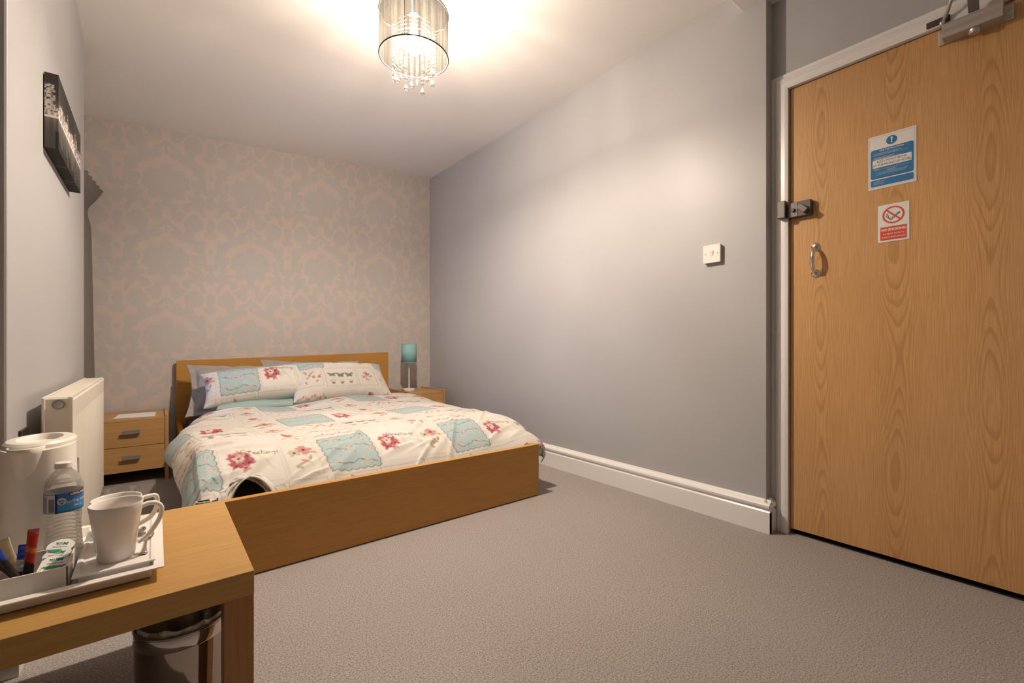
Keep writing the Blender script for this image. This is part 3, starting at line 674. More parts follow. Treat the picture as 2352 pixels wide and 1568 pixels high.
# corner lifted clear of the footboard, and the arch of cloth beside it
A_ = np.clip(1-((SX-.245-.25*(2.0-TY))/.082)**2, 0, 1)**.7
flap = np.clip((.22-SX)/.08, 0, 1)*np.clip((2.15-TY)/.25, 0, 1)
Y -= .050*flap; Z += .028*flap; X += .040*np.clip((2.65-TY)/.55, 0, 1)*np.clip(ol/.1, 0, 1)
Z -= .075*np.clip((2.40-TY)/.4, 0, 1)*np.clip((ol-.07)/.12, 0, 1)
X += .15*np.clip((TY-2.72)/.72, 0, 1)*np.clip((.75-SX)/.58, 0, 1)     # narrower towards the pillows
rc = np.clip((SX-1.50)/.14, 0, 1)*np.clip((2.02-TY)/.16, 0, 1)   # right foot corner lies over the end of the footboard
Z += .055*rc; X += .02*rc; Y -= .012*rc
inside = (Y < BY0+.045) & (Z < .30) & (X > BX0-.01) & (X < BX1+.02)
Y = np.where((X > .24) & (X < 1.56), np.maximum(Y, BY0+.037+.01*np.clip((.31-Z)/.05, 0, 1)), Y)
near = np.clip((2.16-TY)/.2, 0, 1)
zmin = (.235+.092*A_)*near; low = np.clip((zmin-Z)/.03, 0, 1)*(A_ > .01)
Z = np.where(A_ > .01, np.maximum(Z, zmin+.004*fnoise(SX, TY, 40, 77)), Z); Y += .05*low*A_
on_frame = (Y < BY0+.04) & (Y > BY0-.03) & ((X <= .24) | (X >= 1.56)) & (X > BX0-.005) & (X < BX1+.005)
Z = np.where(on_frame, np.maximum(Z, .291), Z)
P = np.stack([X, Y, Z], -1).reshape(-1, 3)
duv = mesh('duvet', P, gridq(*SX.shape), 'printed_cotton', smooth=True)
rgb = bc.sample((SX-.5725+.115*(TY-2.0)).ravel(), (TY-1.70-.055*np.clip((2.5-TY)/.5, 0, 1)).ravel())
under = (((of.ravel() > .475) & (SX.ravel() > .42)) | (ol.ravel() > .265) | (orr.ravel() > .245))
rgb[under] = (.33, .41, .42); paintv(duv, rgb)
so = duv.modifiers.new('thickness', 'SOLIDIFY'); so.thickness = .004; so.offset = -1
tag(duv, 'puffy white duvet printed with flower cards and blue scalloped patches', 'duvet')

# pillows
def pillow(name, label, c, ax, up, w, h, T, material, off=None, res=.0045, flange=0, sag=0, seed=1, pinch=.05, group=None):
    ax = Vector(ax).normalized(); up = Vector(up); up = (up-ax*up.dot(ax)).normalized(); nn = ax.cross(up)
    n, m_ = int(h/res), int(w/res); a = np.linspace(-1, 1, m_); b = np.linspace(-1, 1, n); A, B = np.meshgrid(a, b)
    ia, ib = np.clip(np.abs(A)/(1-2*flange/w), 0, 1), np.clip(np.abs(B)/(1-2*flange/h), 0, 1)
    th = T*((1-ia**3.2)*(1-ib**2.6))**.55+.0025
    U = A*w/2*(1-pinch*(1-B**2)**1.0*np.abs(A)**3); Vv = B*h/2*(1-pinch*1.4*(1-A**2)*np.abs(B)**3)
    wr = fnoise(A*w, B*h, 16, seed)*.008+fnoise(A*w, B*h, 38, seed+1)*.004
    ripple = np.clip((np.maximum(ia, ib)-.93)/.07, 0, 1)*(.014 if flange else 0)*fnoise(A*w, B*h, 22, seed+3)
    ctr = Vector(c)
    out = []
    for sgn in (1, -1):
        D = sgn*th+wr*(1 if sgn > 0 else .3)*np.clip(th/T, .15, 1)+ripple-sag*(A**2)*.0
        Vs = Vv-sag*(1-np.abs(A)**1.5*.9)*np.clip((B+.6)/1.6, 0, 1)
        out.append(np.array(ctr)+U[..., None]*np.array(ax)+Vs[..., None]*np.array(up)+D[..., None]*np.array(nn))
    f0, f1 = out[0].reshape(-1, 3), out[1].reshape(-1, 3); g = gridq(n, m_)
    rim = np.concatenate([np.arange(m_), np.arange(1, n)*m_+m_-1, (n-1)*m_+np.arange(m_-2, -1, -1), np.arange(n-2, 0, -1)*m_])
    r2 = np.roll(rim, -1); k = len(f0); side = np.stack([rim, r2, r2+k, rim+k], 1)
    o = mesh(name, np.concatenate([f0, f1]), np.concatenate([g, g[:, ::-1]+k, side[:, ::-1]]), material, smooth=True)
    if off:
        col = bc.sample(A.ravel()*w/2*1.0+off[0], B.ravel()*h/2+off[1]); c2 = np.full((k, 3), (.42, .50, .48))
        edge = (np.maximum(ia, ib).ravel() > .985); col[edge] = (.45, .54, .52)
        paintv(o, np.concatenate([col, c2]))
    return tag(o, label, 'pillow', group)
pillow('pillow', 'grey pillow with flapped edge against the left of the headboard', (.515, 3.665, .535), (1, -.06, -.012), (0, .50, .60), .72, .43, .06, 'grey_cotton', flange=.045, seed=4, pinch=.09, res=.006)
pillow('pillow', 'grey pillow mostly hidden behind the two floral pillows', (1.00, 3.78, .545), (1, .02, -.03), (0, .36, .60), .76, .40, .06, 'grey_cotton', flange=.045, seed=9, pinch=.09, res=.006)
pillow('pillow', 'flat teal pillow lying under the left floral pillow', (.62, 3.44, .452), (1, .0, -.02), (0, 1, .10), .66, .34, .030, 'teal_cotton', seed=14, res=.008)
pillow('pillow', 'floral patchwork pillow with a central blue patch on the left', (.575, 3.450, .566), (1, -.03, .065), (0, .66, .60), .70, .295, .092, 'printed_cotton', (.2725, .300), seed=21, res=.0034, pinch=.07)
pillow('pillow', 'floral patchwork pillow overlapping the other one on the right', (1.085, 3.425, .562), (1, .05, -.03), (0, .66, .60), .73, .37, .098, 'printed_cotton', (.37, .13), seed=27, res=.0034, pinch=.07)

# ------------------------------------------------------------------ nightstands
def nightstand(label, x0, y0, hs, grp):
    t = thing('nightstand', label, 'nightstand', (x0+.178, y0+.2, 0), grp)
    W, D, Hh = .356, .44, .405*hs
    for a in (x0, x0+W-.018): box('side_panel', (a, a+.018, y0, y0+D, 0, Hh), 'nightstand_oak_upright', t, bevel=.0012)
    box('top_panel', (x0+.018, x0+W-.018, y0+.004, y0+D-.003, Hh-.026, Hh-.012), 'nightstand_oak', t, bevel=.001)
    box('carcass', (x0+.019, x0+W-.019, y0+.03, y0+D-.006, .085, Hh-.027), 'nightstand_oak', t)
    zm = .078+(Hh-.028-.078)/2
    for z0, z1 in ((.078, zm-.0015), (zm+.0015, Hh-.027)):
        d = box('drawer_front', (x0+.020, x0+W-.020, y0+.002, y0+.020, z0, z1), 'nightstand_oak', t, bevel=.0012)
        zc = z0+(z1-z0)*.60
        hm = extrude([(0, -.011), (-.024, -.011), (-.026, .011), (-.022, .012), (-.020, -.007), (0, -.007)], lambda a, b, q: (q, y0+a, zc+b), x0+W/2-.042, x0+W/2+.042)
        fixn(mesh('handle', *hm, 'handle_grey', d))
    return t
nightstand('oak two drawer nightstand with papers on it beside the radiator', -.292, 3.53, 1.0, 'matching oak nightstands')
nightstand('oak nightstand holding the teal lamp in the far corner', 1.685, 3.53, 1.075, 'matching oak nightstands')
V = [(-.202, 3.60, .3935), (-.008, 3.575, .3935), (.004, 3.80, .3935), (-.178, 3.815, .3935)]
sheet = thing('paper_sheets', 'white paper sheets lying on the left nightstand', 'paper', (-.1, 3.69, .393))
for k, dz, da in ((0, .0004, 0.), (1, .0010, .05)):
    c_, s_ = math.cos(da), math.sin(da)
    Q = [(-.1+(x0+.1)*c_-(y0-3.69)*s_, 3.69+(x0+.1)*s_+(y0-3.69)*c_, zz+dz) for x0, y0, zz in V]
    mesh('sheet', Q+[(a, b, c2+.0004) for a, b, c2 in Q], BF, 'paper_white', sheet)

# bedside lamp
LX, LY, LZ = 1.795, 3.755, .4235
bl = thing('table_lamp', 'small white table lamp with a teal drum shade', 'lamp', (LX, LY, LZ))
mesh('base', *lathe([(1e-5, 0), (.051, 0), (.053, .003), (.053, .018), (.050, .021), (1e-5, .021)], (LX, LY, LZ), 40), 'white_metal', bl, smooth=True, angle=40)
mesh('stem', *tube([(LX, LY, LZ+.02), (LX, LY, LZ+.27)], .0055, 12), 'white_metal', bl, smooth=True, angle=60)
mesh('lamp_holder', *lathe([(1e-5, .235), (.014, .235), (.015, .25), (.015, .29), (1e-5, .29)], (LX, LY, LZ), 20), 'white_plastic', bl, smooth=True, angle=40)
o = mesh('lamp_shade', *lathe([(.068, .255), (.068, .425)], (LX, LY, LZ), 48), 'lamp_teal', bl, smooth=True); o.modifiers.new('t', 'SOLIDIFY').thickness = .0015
for zz in (.2565, .4235): mesh('shade_trim', *ring((LX, LY, LZ+zz), .0685, .0018), 'lamp_teal', bl, smooth=True)
mesh('cable', *tube([(LX-.05, LY-.01, LZ+.006), (LX-.075, LY-.012, LZ+.006), (LX-.088, LY-.015, LZ+.004), (LX-.098, LY-.02, LZ-.01)], .0025, 8), 'black_plastic', bl, smooth=True)

# ------------------------------------------------------------------ radiator
RX0, RX1, RY0, RY1, RZ0, RZ1 = -.265, -.198, 1.908, 2.936, .15, .682
ra = thing('radiator', 'cream panel radiator with fluted front on the left wall', 'radiator', (-.23, 2.4, RZ0))
box('back_panel', (RX0+.004, RX1-.014, RY0+.008, RY1-.008, RZ0+.01, RZ1-.01), 'cream_enamel', ra)
nf = 34; pts = []
for k in range(nf*6+1):
    y = RY0+.008+(RY1-RY0-.016)*k/(nf*6); ph = (k % 6)/6
    pts.append((y, -.009 if k % 6 == 0 else .0005+.0035*math.sin(ph*PI)))
V = []
for y, d in pts:
    dd = d
    V += [(RX1-.002+dd, y, RZ0+.012), (RX1-.002+dd, y, RZ1-.072), (RX1+.001, y, RZ1-.064), (RX1+.001, y, RZ1-.012), (RX1-.012, y, RZ1-.004)]
F = [(5*k+j, 5*(k+1)+j, 5*(k+1)+j+1, 5*k+j+1) for k in range(len(pts)-1) for j in range(4)]
mesh('fluted_panel', V, F, 'cream_enamel', ra, smooth=True, angle=50)
for y0, y1 in ((RY0, RY0+.009), (RY1-.009, RY1)):
    box('end_panel', (RX0, RX1+.001, y0, y1, RZ0, RZ1-.003), 'cream_enamel', ra, bevel=.0035, seg=3)
tg = box('top_grille', (RX0+.008, RX1-.012, RY0+.006, RY1-.006, RZ1-.006, RZ1-.001), 'cream_enamel', ra, bevel=.001)
for x0, x1 in ((RX0, RX0+.006), (RX1-.010, RX1-.003)): box('grille_rail', (x0, x1, RY0+.003, RY1-.003, RZ1-.008, RZ1+.001), 'cream_enamel', tg, bevel=.0015)
for x0, x1 in ((RX0, RX0+.008), (RX1-.009, RX1+.0015)): box('corner_strip', (x0, x1, RY0-.003, RY0+.004, RZ0, RZ1), 'cream_enamel', ra, bevel=.003, seg=3)
mesh('plug_ring', *lathe([(.0145, -.0015), (.0145, .002), (.0105, .002), (.0105, -.0015)], (-.229, RY0-.001, RZ1-.022), 28, axis='Y'), 'dark_gap', ra)
mesh('bleed_plug', *lathe([(1e-5, -.003), (.011, -.003), (.0125, 0), (.0125, .003)], (-.229, RY0, RZ1-.022), 28, axis='Y'), 'steel', ra, smooth=True, angle=40)
for yy in (RY0+.03, RY1-.03):
    p = mesh('pipe', *tube([(-.235, yy, .002), (-.235, yy, RZ0+.005)], .0075, 12), 'cream_enamel', ra, smooth=True, angle=60)
    mesh('valve', *lathe([(1e-5, .05), (.013, .05), (.015, .06), (.015, .10), (.012, .115), (1e-5, .115)], (-.235, yy, 0), 18), 'white_plastic', p, smooth=True, angle=40)
for yy in (RY0+.2, RY1-.2): box('wall_bracket', (XL, RX0+.006, yy, yy+.03, RZ0+.08, RZ1-.08), 'cream_enamel', ra)

so_ = thing('wall_socket', 'metal double socket beside the radiator, its shadow put into the colour', 'socket', (XL, 1.88, .52))
box('plate', (XL, XL+.006, 1.805, 1.900, .515, .603), 'socket_shaded_steel', so_, bevel=.002)
box('plug', (XL+.006, XL+.030, 1.862, 1.896, .535, .580), 'black_plastic', so_, bevel=.006, seg=3)

# ------------------------------------------------------------------ canvas picture
PY0, PY1, PZ0, PZ1, PX0, PX1 = 2.150, 2.716, 1.503, 1.755, XL+.003, -.258
r = np.random.RandomState(3)
towers = []
yy = -.06
while yy < .62:
    wd = r.uniform(.012, .034); towers.append((yy, yy+wd, r.uniform(.02, .062)+(.05 if r.rand() < .13 else 0))); yy += wd*r.uniform(.55, 1.0)
def skyline(u, v):
    """u along the wall from the near edge, v height above the lower edge"""
    hz = .108; c = np.full(u.shape, .016)+.035*np.clip((v-hz)/.15, 0, 1)*(.6+.4*np.sin(u*9+v*14))
    for a, b, h in towers:
        m_ = (u >= a) & (u < b) & (v >= hz) & (v < hz+h)
        hsh = np.sin(np.floor(u/.0042)*12.99+np.floor(v/.0046)*78.23+a*311)*43758.5; lit = (hsh-np.floor(hsh) > .42)
        c = np.where(m_, np.where(lit, .20+.5*((a*37) % 1), .03), c)
        m2 = (u >= a) & (u < b) & (v < hz) & (v > hz-h*1.5)
        c = np.where(m2, .05+.16*((a*37) % 1)*np.exp(-(hz-v)/.05)*(.6+.4*np.sin(u*420)), c)
    c = np.where(np.abs(v-hz) < .0035, .62, c); c += .10*np.exp(-((v-hz-.02)/.03)**2)
    return c
def cgrid(P0, e1, e2, uv):
    n1, n2 = int(np.linalg.norm(e1)/.0032)+2, int(np.linalg.norm(e2)/.0032)+2
    A, B = np.meshgrid(np.linspace(0, 1, n1), np.linspace(0, 1, n2)); V = np.array(P0)+A[..., None]*np.array(e1)+B[..., None]*np.array(e2)
    u, v = uv(A, B); return V.reshape(-1, 3), gridq(n2, n1), skyline(u, v).ravel()
Lw, Hh, Tt = PY1-PY0, PZ1-PZ0, PX1-PX0
pcs = [cgrid((PX1, PY0, PZ0), (0, Lw, 0), (0, 0, Hh), lambda A, B: (A*Lw, B*Hh)),
       cgrid((PX0, PY0, PZ0), (Tt, 0, 0), (0, 0, Hh), lambda A, B: (A*Tt-Tt, B*Hh)),
       cgrid((PX0, PY1, PZ0), (0, -Lw, 0), (Tt, 0, 0), lambda A, B: (Lw-A*Lw, B*0+.004)),
       cgrid((PX0, PY0, PZ1), (0, Lw, 0), (Tt, 0, 0), lambda A, B: (A*Lw, B*0+Hh)),
       cgrid((PX1, PY1, PZ0), (-Tt, 0, 0), (0, 0, Hh), lambda A, B: (Lw+A*Tt, B*Hh))]
pcs[2] = (pcs[2][0], pcs[2][1][:, ::-1], pcs[2][2]); pcs[3] = (pcs[3][0], pcs[3][1][:, ::-1], pcs[3][2])
V, F, cc, k = [], [], [], 0
for a, b, c in pcs: V.append(a); F.append(b+k); cc.append(c); k += len(a)
pic = thing('canvas_picture', 'black and white night skyline canvas high on the left wall', 'picture', (XL, (PY0+PY1)/2, PZ0))
o = mesh('canvas_wrap', np.concatenate(V), np.concatenate(F), 'printed_canvas', pic); cc = np.concatenate(cc); paintv(o, np.stack([cc, cc*.9, cc*.82], 1))
box('stretcher', (PX0, PX1-.004, PY0+.004, PY1-.004, PZ0+.004, PZ1-.004), 'oak_along_y', pic)

# ------------------------------------------------------------------ curtain
cu = thing('curtain', 'grey pleated curtain hanging beside the headboard wall', 'curtain', (-.33, 3.8, 0))
n = 90; Vv = []; zs = np.concatenate([np.linspace(1.865, 1.76, 10), np.linspace(1.74, .56, 40)])
for z in zs:
    hd = np.clip((z-1.72)/.14, 0, 1)
    for k in range(n):
        u = k/(n-1); y = 3.56+.40*u
        fold = abs(math.sin(u*PI*5+.3*math.sin(z*3)))**.7*2-1
        x = -.352+(.024+.012*hd)*fold+.055*hd*u+(1.75-z)*.020*(.4+.6*u)-.016*math.exp(-((z-1.68)/.06)**2)
        Vv.append((max(x, XA+.006), min(y, YB-.012), z-.022*hd*(.5+.5*fold)*(.4+u)))
o = mesh('cloth', np.array(Vv), gridq(len(zs), n), 'curtain_cloth', cu, smooth=True); o.modifiers.new('t', 'SOLIDIFY').thickness = .002
mesh('curtain_rail', *tube([(-.375, 3.27, 1.845), (-.375, 4.02, 1.845)], .008, 12), 'white_metal', cu, smooth=True)

# ------------------------------------------------------------------ pendant
PXc, PYc = .93, 1.893; CZ = float(ceil_z(np.array(PXc), np.array(PYc)))
pn = thing('pendant_light', 'cream thread drum ceiling light with hanging crystal drops', 'ceiling light', (PXc, PYc, CZ))
SR, SZ0, SZ1 = .155, 2.158, 2.358
mesh('ceiling_rose', *lathe([(1e-5, 0), (.05, 0), (.05, -.012), (.03, -.022), (1e-5, -.022)], (PXc, PYc, CZ), 32), 'white_plastic', pn, smooth=True, angle=40)
mesh('cord', *tube([(PXc, PYc, CZ-.02), (PXc, PYc, 2.30)], .0035, 8), 'white_plastic', pn)
mesh('lamp_holder', *lathe([(1e-5, .055), (.012, .055), (.018, .045), (.019, 0), (1e-5, 0)], (PXc, PYc, 2.262), 20), 'white_plastic', pn, smooth=True, angle=40)
mesh('bulb', *lathe([(.012, .06), (.014, .045), (.026, .022), (.031, 0), (.026, -.018), (.014, -.029), (1e-5, -.032)], (PXc, PYc, 2.205), 24), 'bulb_glow', pn, smooth=True)
sh = mesh('shade', *lathe([(SR, SZ0), (SR, SZ1)], (PXc, PYc, 0), 72), 'shade_thread', pn, smooth=True)
for zz in (SZ0, SZ1): mesh('rim', *ring((PXc, PYc, zz), SR, .0032, 72), 'brown_rim', pn, smooth=True)
for k in range(4):
    a = k*PI/2+2.43; mesh('frame_wire', *tube([(PXc+(SR+.001)*math.cos(a), PYc+(SR+.001)*math.sin(a), SZ0), (PXc+(SR+.001)*math.cos(a), PYc+(SR+.001)*math.sin(a), SZ1)], .0013, 6), 'brown_rim', sh)
for k in range(3):
    a = k*2*PI/3; mesh('spoke', *tube([(PXc+.016*math.cos(a), PYc+.016*math.sin(a), 2.30), (PXc+.09*math.cos(a), PYc+.09*math.sin(a), 2.31), (PXc+SR*math.cos(a), PYc+SR*math.sin(a), SZ1)], .0018, 6), 'white_metal', pn)
mesh('added_light_cover', *lathe([(.02, SZ1-.003), (SR-.002, SZ1-.003)], (PXc, PYc, 0), 64), 'added_cover_thread', pn, smooth=True)  # unseen fabric disc added to cut the lamplight on the ceiling
mesh('crystal_ring', *ring((PXc, PYc, 2.29), .092, .002, 40), 'chrome', pn, smooth=True)
NS = 22
for k in range(NS):
    a = 2*PI*k/NS+.1; x0, y0 = PXc+.092*math.cos(a), PYc+.092*math.sin(a)
    zb = 2.062+.026*math.sin(k*2.3)+(.012 if k % 2 else 0); parts = []; z = 2.274
    while z > zb+.045: parts.append(sphere((x0, y0, z), .0085, 8, 6)); z -= .0168
    st = mesh('bead_strand', *join(parts), 'crystal', pn)
    L = .040 if k % 2 == 0 else .032; wd = .0125 if k % 3 else .007
    mesh('crystal_drop', *lathe([(1e-5, L), (wd*.25, L*.86), (wd*.75, L*.55), (wd, L*.3), (wd*.8, L*.12), (wd*.4, L*.02), (1e-5, 0)], (x0, y0, zb-.002), 8, 1, .6 if k % 3 else 1), 'crystal', st)

# ================================================================== TABLE AND WHAT STANDS ON IT
TX1, TY0, TY1, TZ = .168, 1.112, 1.676, .35
tb = thing('low_table', 'low oak veneer bench table with thick square legs', 'table', (-.5, 1.39, 0))
box('table_top', (-1.32, TX1, TY0, TY1, TZ-.052, TZ), 'table_oak', tb, bevel=.0012)
for x0 in (-1.32, TX1-.056):
    for y0 in (TY0+.001, TY1-.057): box('leg', (x0+.0005, x0+.0555, y0, y0+.056, 0, TZ-.052), 'table_oak_leg', tb, bevel=.001)

# serving tray
def rtray(name, parent, x0, x1, y0, y1, zb, zt, lip, wallin, material, foot=.012, fl=None):
    """rimmed tray: outer foot, flared lip, sunken floor"""
    def rc(d, z): return [(x0+d, y0+d, z), (x1-d, y0+d, z), (x1-d, y1-d, z), (x0+d, y1-d, z)]
    L = [rc(lip+foot, zb), rc(lip, zb+.002), rc(lip*.9, zt-.006), rc(0, zt-.003), rc(0, zt), rc(lip*.8, zt+.0005), rc(wallin, fl or zb+.006)]
    V = [p for q in L for p in q]; F = [(3, 2, 1, 0)]
    for j in range(len(L)-1):
        for i in range(4): k = (i+1) % 4; F.append((4*j+i, 4*j+k, 4*(j+1)+k, 4*(j+1)+i))
    F.append(tuple(4*(len(L)-1)+i for i in range(4)))
    return mesh(name, V, F, material, parent, bevel=.0012)
tag(rtray('serving_tray', None, -.46, .014, 1.190, 1.580, TZ, .3765, .022, .030, 'white_melamine'), 'large white rimmed serving tray on the oak table', 'tray')
tag(rtray('saucer_tray', None, -.129, .000, 1.216, 1.528, .3575, .3855, .010, .011, 'white_melamine', .004, .3830), 'narrow white raised tray under the two mugs', 'tray')
PZ = .3832                                  # floor of the saucer tray

def mug(label, c, H0, R0, R1, ha, square=False):
    t = thing('mug', label, 'mug', c, 'white mugs on the tray'); x, y, z = c
    pr = [(1e-5, .002), (R0-.004, .001), (R0-.002, 0), (R0, .004)]
    pr += [(R0+(R1-R0)*(k/8)**1.15, .004+(H0-.006)*k/8) for k in range(1, 9)]
    pr += [(R1-.001, H0), (R1-.0035, H0-.001)]+[(R0+(R1-R0)*(k/8)**1.15-.004, .008+(H0-.012)*k/8) for k in range(7, -1, -1)]+[(1e-5, .007)]
    mesh('cup', *lathe(pr, c, 56), 'white_ceramic', t, smooth=True, angle=60)
    ca, sa = math.cos(ha), math.sin(ha)
    if square: hp_ = [(R1-.004, H0*.86), (R1+.014, H0*.875), (R1+.027, H0*.86), (R1+.031, H0*.76), (R1+.029, H0*.55), (R1+.018, H0*.37), (R1+.002, H0*.29), (R0+.006, H0*.27)]
    else: hp_ = [(R1-.005, H0*.84), (R1+.008, H0*.875), (R1+.022, H0*.85), (R1+.031, H0*.75), (R1+.029, H0*.58), (R1+.018, H0*.40), (R1+.004, H0*.26), (R0+.004, H0*.19)]
    # smooth the handle path
    P = [Vector((x+a*ca, y+a*sa, z+b)) for a, b in hp_]; Q = []
    for i in range(len(P)-1):
        p0, p1, p2, p3 = P[max(i-1, 0)], P[i], P[i+1], P[min(i+2, len(P)-1)]
        for u in (0, .25, .5, .75): Q.append(.5*((2*p1)+(p2-p0)*u+(2*p0-5*p1+4*p2-p3)*u*u+(3*p1-p0-3*p2+p3)*u**3))
    Q.append(P[-1])
    mesh('handle', *tube(Q, .0062, 12, flat=.8), 'white_ceramic', t, smooth=True)
    return t
mug('tall white tapered mug with rounded handle, nearest the camera', (-.066, 1.283, PZ), .1185, .0315, .0455, .10)
mug('shorter white mug behind the tall one', (-.071, 1.388, PZ), .1015, .034, .0460, .28, True)
gl = thing('drinking_glass', 'clear glass tumbler behind the two mugs', 'glass', (-.070, 1.480, PZ))
mesh('tumbler', *lathe([(1e-5, 0), (.026, 0), (.028, .004), (.035, .094), (.0345, .095), (.0335, .094), (.0265, .012), (1e-5, .010)], (-.070, 1.480, PZ), 40), 'clear_glass', gl, smooth=True, angle=50)
mesh('amber_reflection', *lathe([(1e-5, .011), (.0255, .0125), (.029, .05), (1e-5, .05)], (-.070, 1.480, PZ), 32), 'sachet_cream', gl, smooth=True, angle=40)  # amber reflection in the glass, put in as a coloured solid

def spoon(label, bowl, end, material='steel'):
    t = thing('teaspoon', label, 'spoon', (end[0], end[1], PZ), 'teaspoons beside the mugs')
    b, e = np.array(bowl), np.array(end); d = (e-b); L = np.linalg.norm(d); d /= L; nrm = np.array((-d[1], d[0]))
    V, F = [], []
    n, m_ = 12, 10                                    # bowl: shallow ellipsoid shell
    for i in range(n+1):
        a = PI*i/n; w_ = .0125*math.sin(a)**.8*(1-.15*math.cos(a)); s = -.021*math.cos(a)
        for j in range(m_+1):
            v = -1+2*j/m_; p = b+d*s+nrm*w_*v; dep = .0052*(1-v*v)*math.sin(a)
            V.append((p[0], p[1], PZ+.0075-dep))
    mesh('bowl', np.array(V), gridq(n+1, m_+1), material, t, smooth=True).modifiers.new('t', 'SOLIDIFY').thickness = .0012
    P, R = [], []
    for k in range(11):
        u = k/10; p = b+d*(.019+(L-.019)*u); P.append((p[0], p[1], PZ+.0062-.0035*math.sin(u*PI*.5))); R.append(.0024+.0001*k+.0045*max(0, (u-.45)/.55)**1.3)
    mesh('handle', *tube(P, R, 10, flat=.35), material, t, smooth=True)
    return t
spoon('silver teaspoon lying by the tall mug handle', (-.0145, 1.372), (-.0215, 1.262))
spoon('silver teaspoon half hidden behind the tall mug', (-.030, 1.415), (-.045, 1.335))

# water bottle
BXc, BYc, BZ = -.160, 1.402, .357
wbt = thing('water_bottle', 'clear ribbed plastic water bottle with blue label and white cap', 'bottle', (BXc, BYc, BZ))
pr = [(1e-5, .004), (.020, .002), (.028, 0), (.0315, .006)]
z = .010
while z < .112: pr += [(.0314, z), (.0316, z+.0035), (.0312, z+.0062), (.0302, z+.0078)]; z += .0085
pr += [(.0318, .117), (.0318, .160), (.0325, .163), (.0325, .168), (.031, .176), (.027, .188), (.020, .199), (.0135, .206), (.0125, .211), (.0125, .216), (1e-5, .216)]
kf = lambda r, h: r*(1-.10*math.exp(-((h-.085)/.035)**2))
mesh('bottle_body', *lathe([(kf(r_, h_), h_) for r_, h_ in pr], (BXc, BYc, BZ), 44), 'clear_plastic', wbt, smooth=True, angle=70)
mesh('water_surface', *lathe([(1e-5, .1795), (.0285, .1795), (.0285, .1800), (1e-5, .1800)], (BXc, BYc, BZ), 32), 'clear_plastic', wbt)
cap = mesh('cap', *lathe([(1e-5, .222), (.0138, .222), (.0148, .221), (.0150, .2135), (.0154, .2125), (.0154, .2105), (.0138, .210)], (BXc, BYc, BZ), 40), 'white_plastic', wbt, smooth=True, angle=40)
def around(a0, zc, R):
    return lambda V: np.stack([BXc+(R+V[:, 2])*np.cos(a0+V[:, 0]/R), BYc+(R+V[:, 2])*np.sin(a0+V[:, 0]/R), BZ+zc+V[:, 1]], 1)
def wrapq(name, a0, a1, z0, z1, R, material, parent, n=20):
    A = np.linspace(a0, a1, n); V = [(BXc+R*math.cos(a), BYc+R*math.sin(a), BZ+zz) for zz in (z0, z1) for a in A]
    return mesh(name, V, gridq(2, n), material, parent, smooth=True)
RL = .0321; vw = math.atan2(-BYc, -BXc)      # label centre faces the room
lb = wrapq('label', 0, 2*PI, .1175, .1595, RL, 'label_blue', wbt, 60)
wrapq('label_text_panel', vw-1.28, vw-.42, .119, .158, RL+.0002, 'label_grey', lb)
wrapq('label_edge', vw-.44, vw-.32, .1175, .1595, RL+.0003, 'label_navy', lb)
wrapq('label_fade', vw-.30, vw+1.6, .122, .140, RL+.0003, 'label_cyan', lb)
parts = []
for k in range(15):
    a = vw-.80+k*.022; parts.append((wv := [(BXc+(RL+.0005)*math.cos(q), BYc+(RL+.0005)*math.sin(q), BZ+zz) for zz in (.121, .149) for q in (a, a+.006+.008*((k*7) % 3)/2)], [(0, 1, 3, 2)]))
mesh('barcode', *join(parts), 'ink_black', lb)
parts = []
for k in range(7):
    a = vw-1.22+k*.045; parts.append(([(BXc+(RL+.0005)*math.cos(q), BYc+(RL+.0005)*math.sin(q), BZ+zz) for zz in (.121, .152+.004*((k*5) % 3)/2) for q in (a, a+.014)], [(0, 1, 3, 2)]))
mesh('small_print', *join(parts), 'label_navy', lb)
disk_p = [(.0072*math.cos(2*PI*k/24), .0078*math.sin(2*PI*k/24), 0) for k in range(24)]
mesh('badge', around(vw-.10, .1425, RL+.0005)(np.array(disk_p)), [tuple(range(24))], 'sign_white', lb)
mesh('lettering', *text('50%', .0062, around(vw-.10, .1435, RL+.0008), .0001, .0001), 'label_navy', lb)
mesh('lettering', *text('spring water', .0098, around(vw+.11, .1405, RL+.0006), .0001, 0, .95, 'LEFT'), 'sign_white', lb)
mesh('lettering', *text('500 mL', .0056, around(vw+.52, .1290, RL+.0006), .0001, .0001, 1, 'LEFT'), 'sign_white', lb)
wrapq('brand_band', vw+.26, vw+1.3, .1515, .1592, RL+.0005, 'label_maroon', lb)
mesh('lettering', *text('KIRKLAND', .0068, around(vw+.31, .1553, RL+.0009), .0001, .0002, 1, 'LEFT'), 'sign_white', lb)

# kettle
KX, KY, KZ = -.215, 1.530, .357
kt = thing('kettle', 'cream plastic jug kettle at the back of the tray', 'kettle', (KX, KY, KZ))
def oval(sx, sy, h, n=56, cx=0, cy=0): return [(KX+cx+sx*math.cos(2*PI*i/n), KY+cy+sy*math.sin(2*PI*i/n)*(1 if math.sin(2*PI*i/n) > 0 else 1.0), KZ+h) for i in range(n)]
def loft(rings, close=True):
    n = len(rings[0]); V = [p for r_ in rings for p in r_]; F = [(j*n+i, j*n+(i+1) % n, (j+1)*n+(i+1) % n, (j+1)*n+i) for j in range(len(rings)-1) for i in range(n)]
    if close: F += [tuple(range(n-1, -1, -1)), tuple((len(rings)-1)*n+i for i in range(n))]
    return V, F
def tilt(rs, s): return [[(x, y, z+s*(y-KY)) for x, y, z in r_] for r_ in rs]
mesh('power_base', *loft([oval(.068, .078, .0), oval(.070, .080, .004), oval(.070, .080, .016), oval(.066, .076, .020)]), 'kettle_plastic', kt, smooth=True, angle=40)
body = []
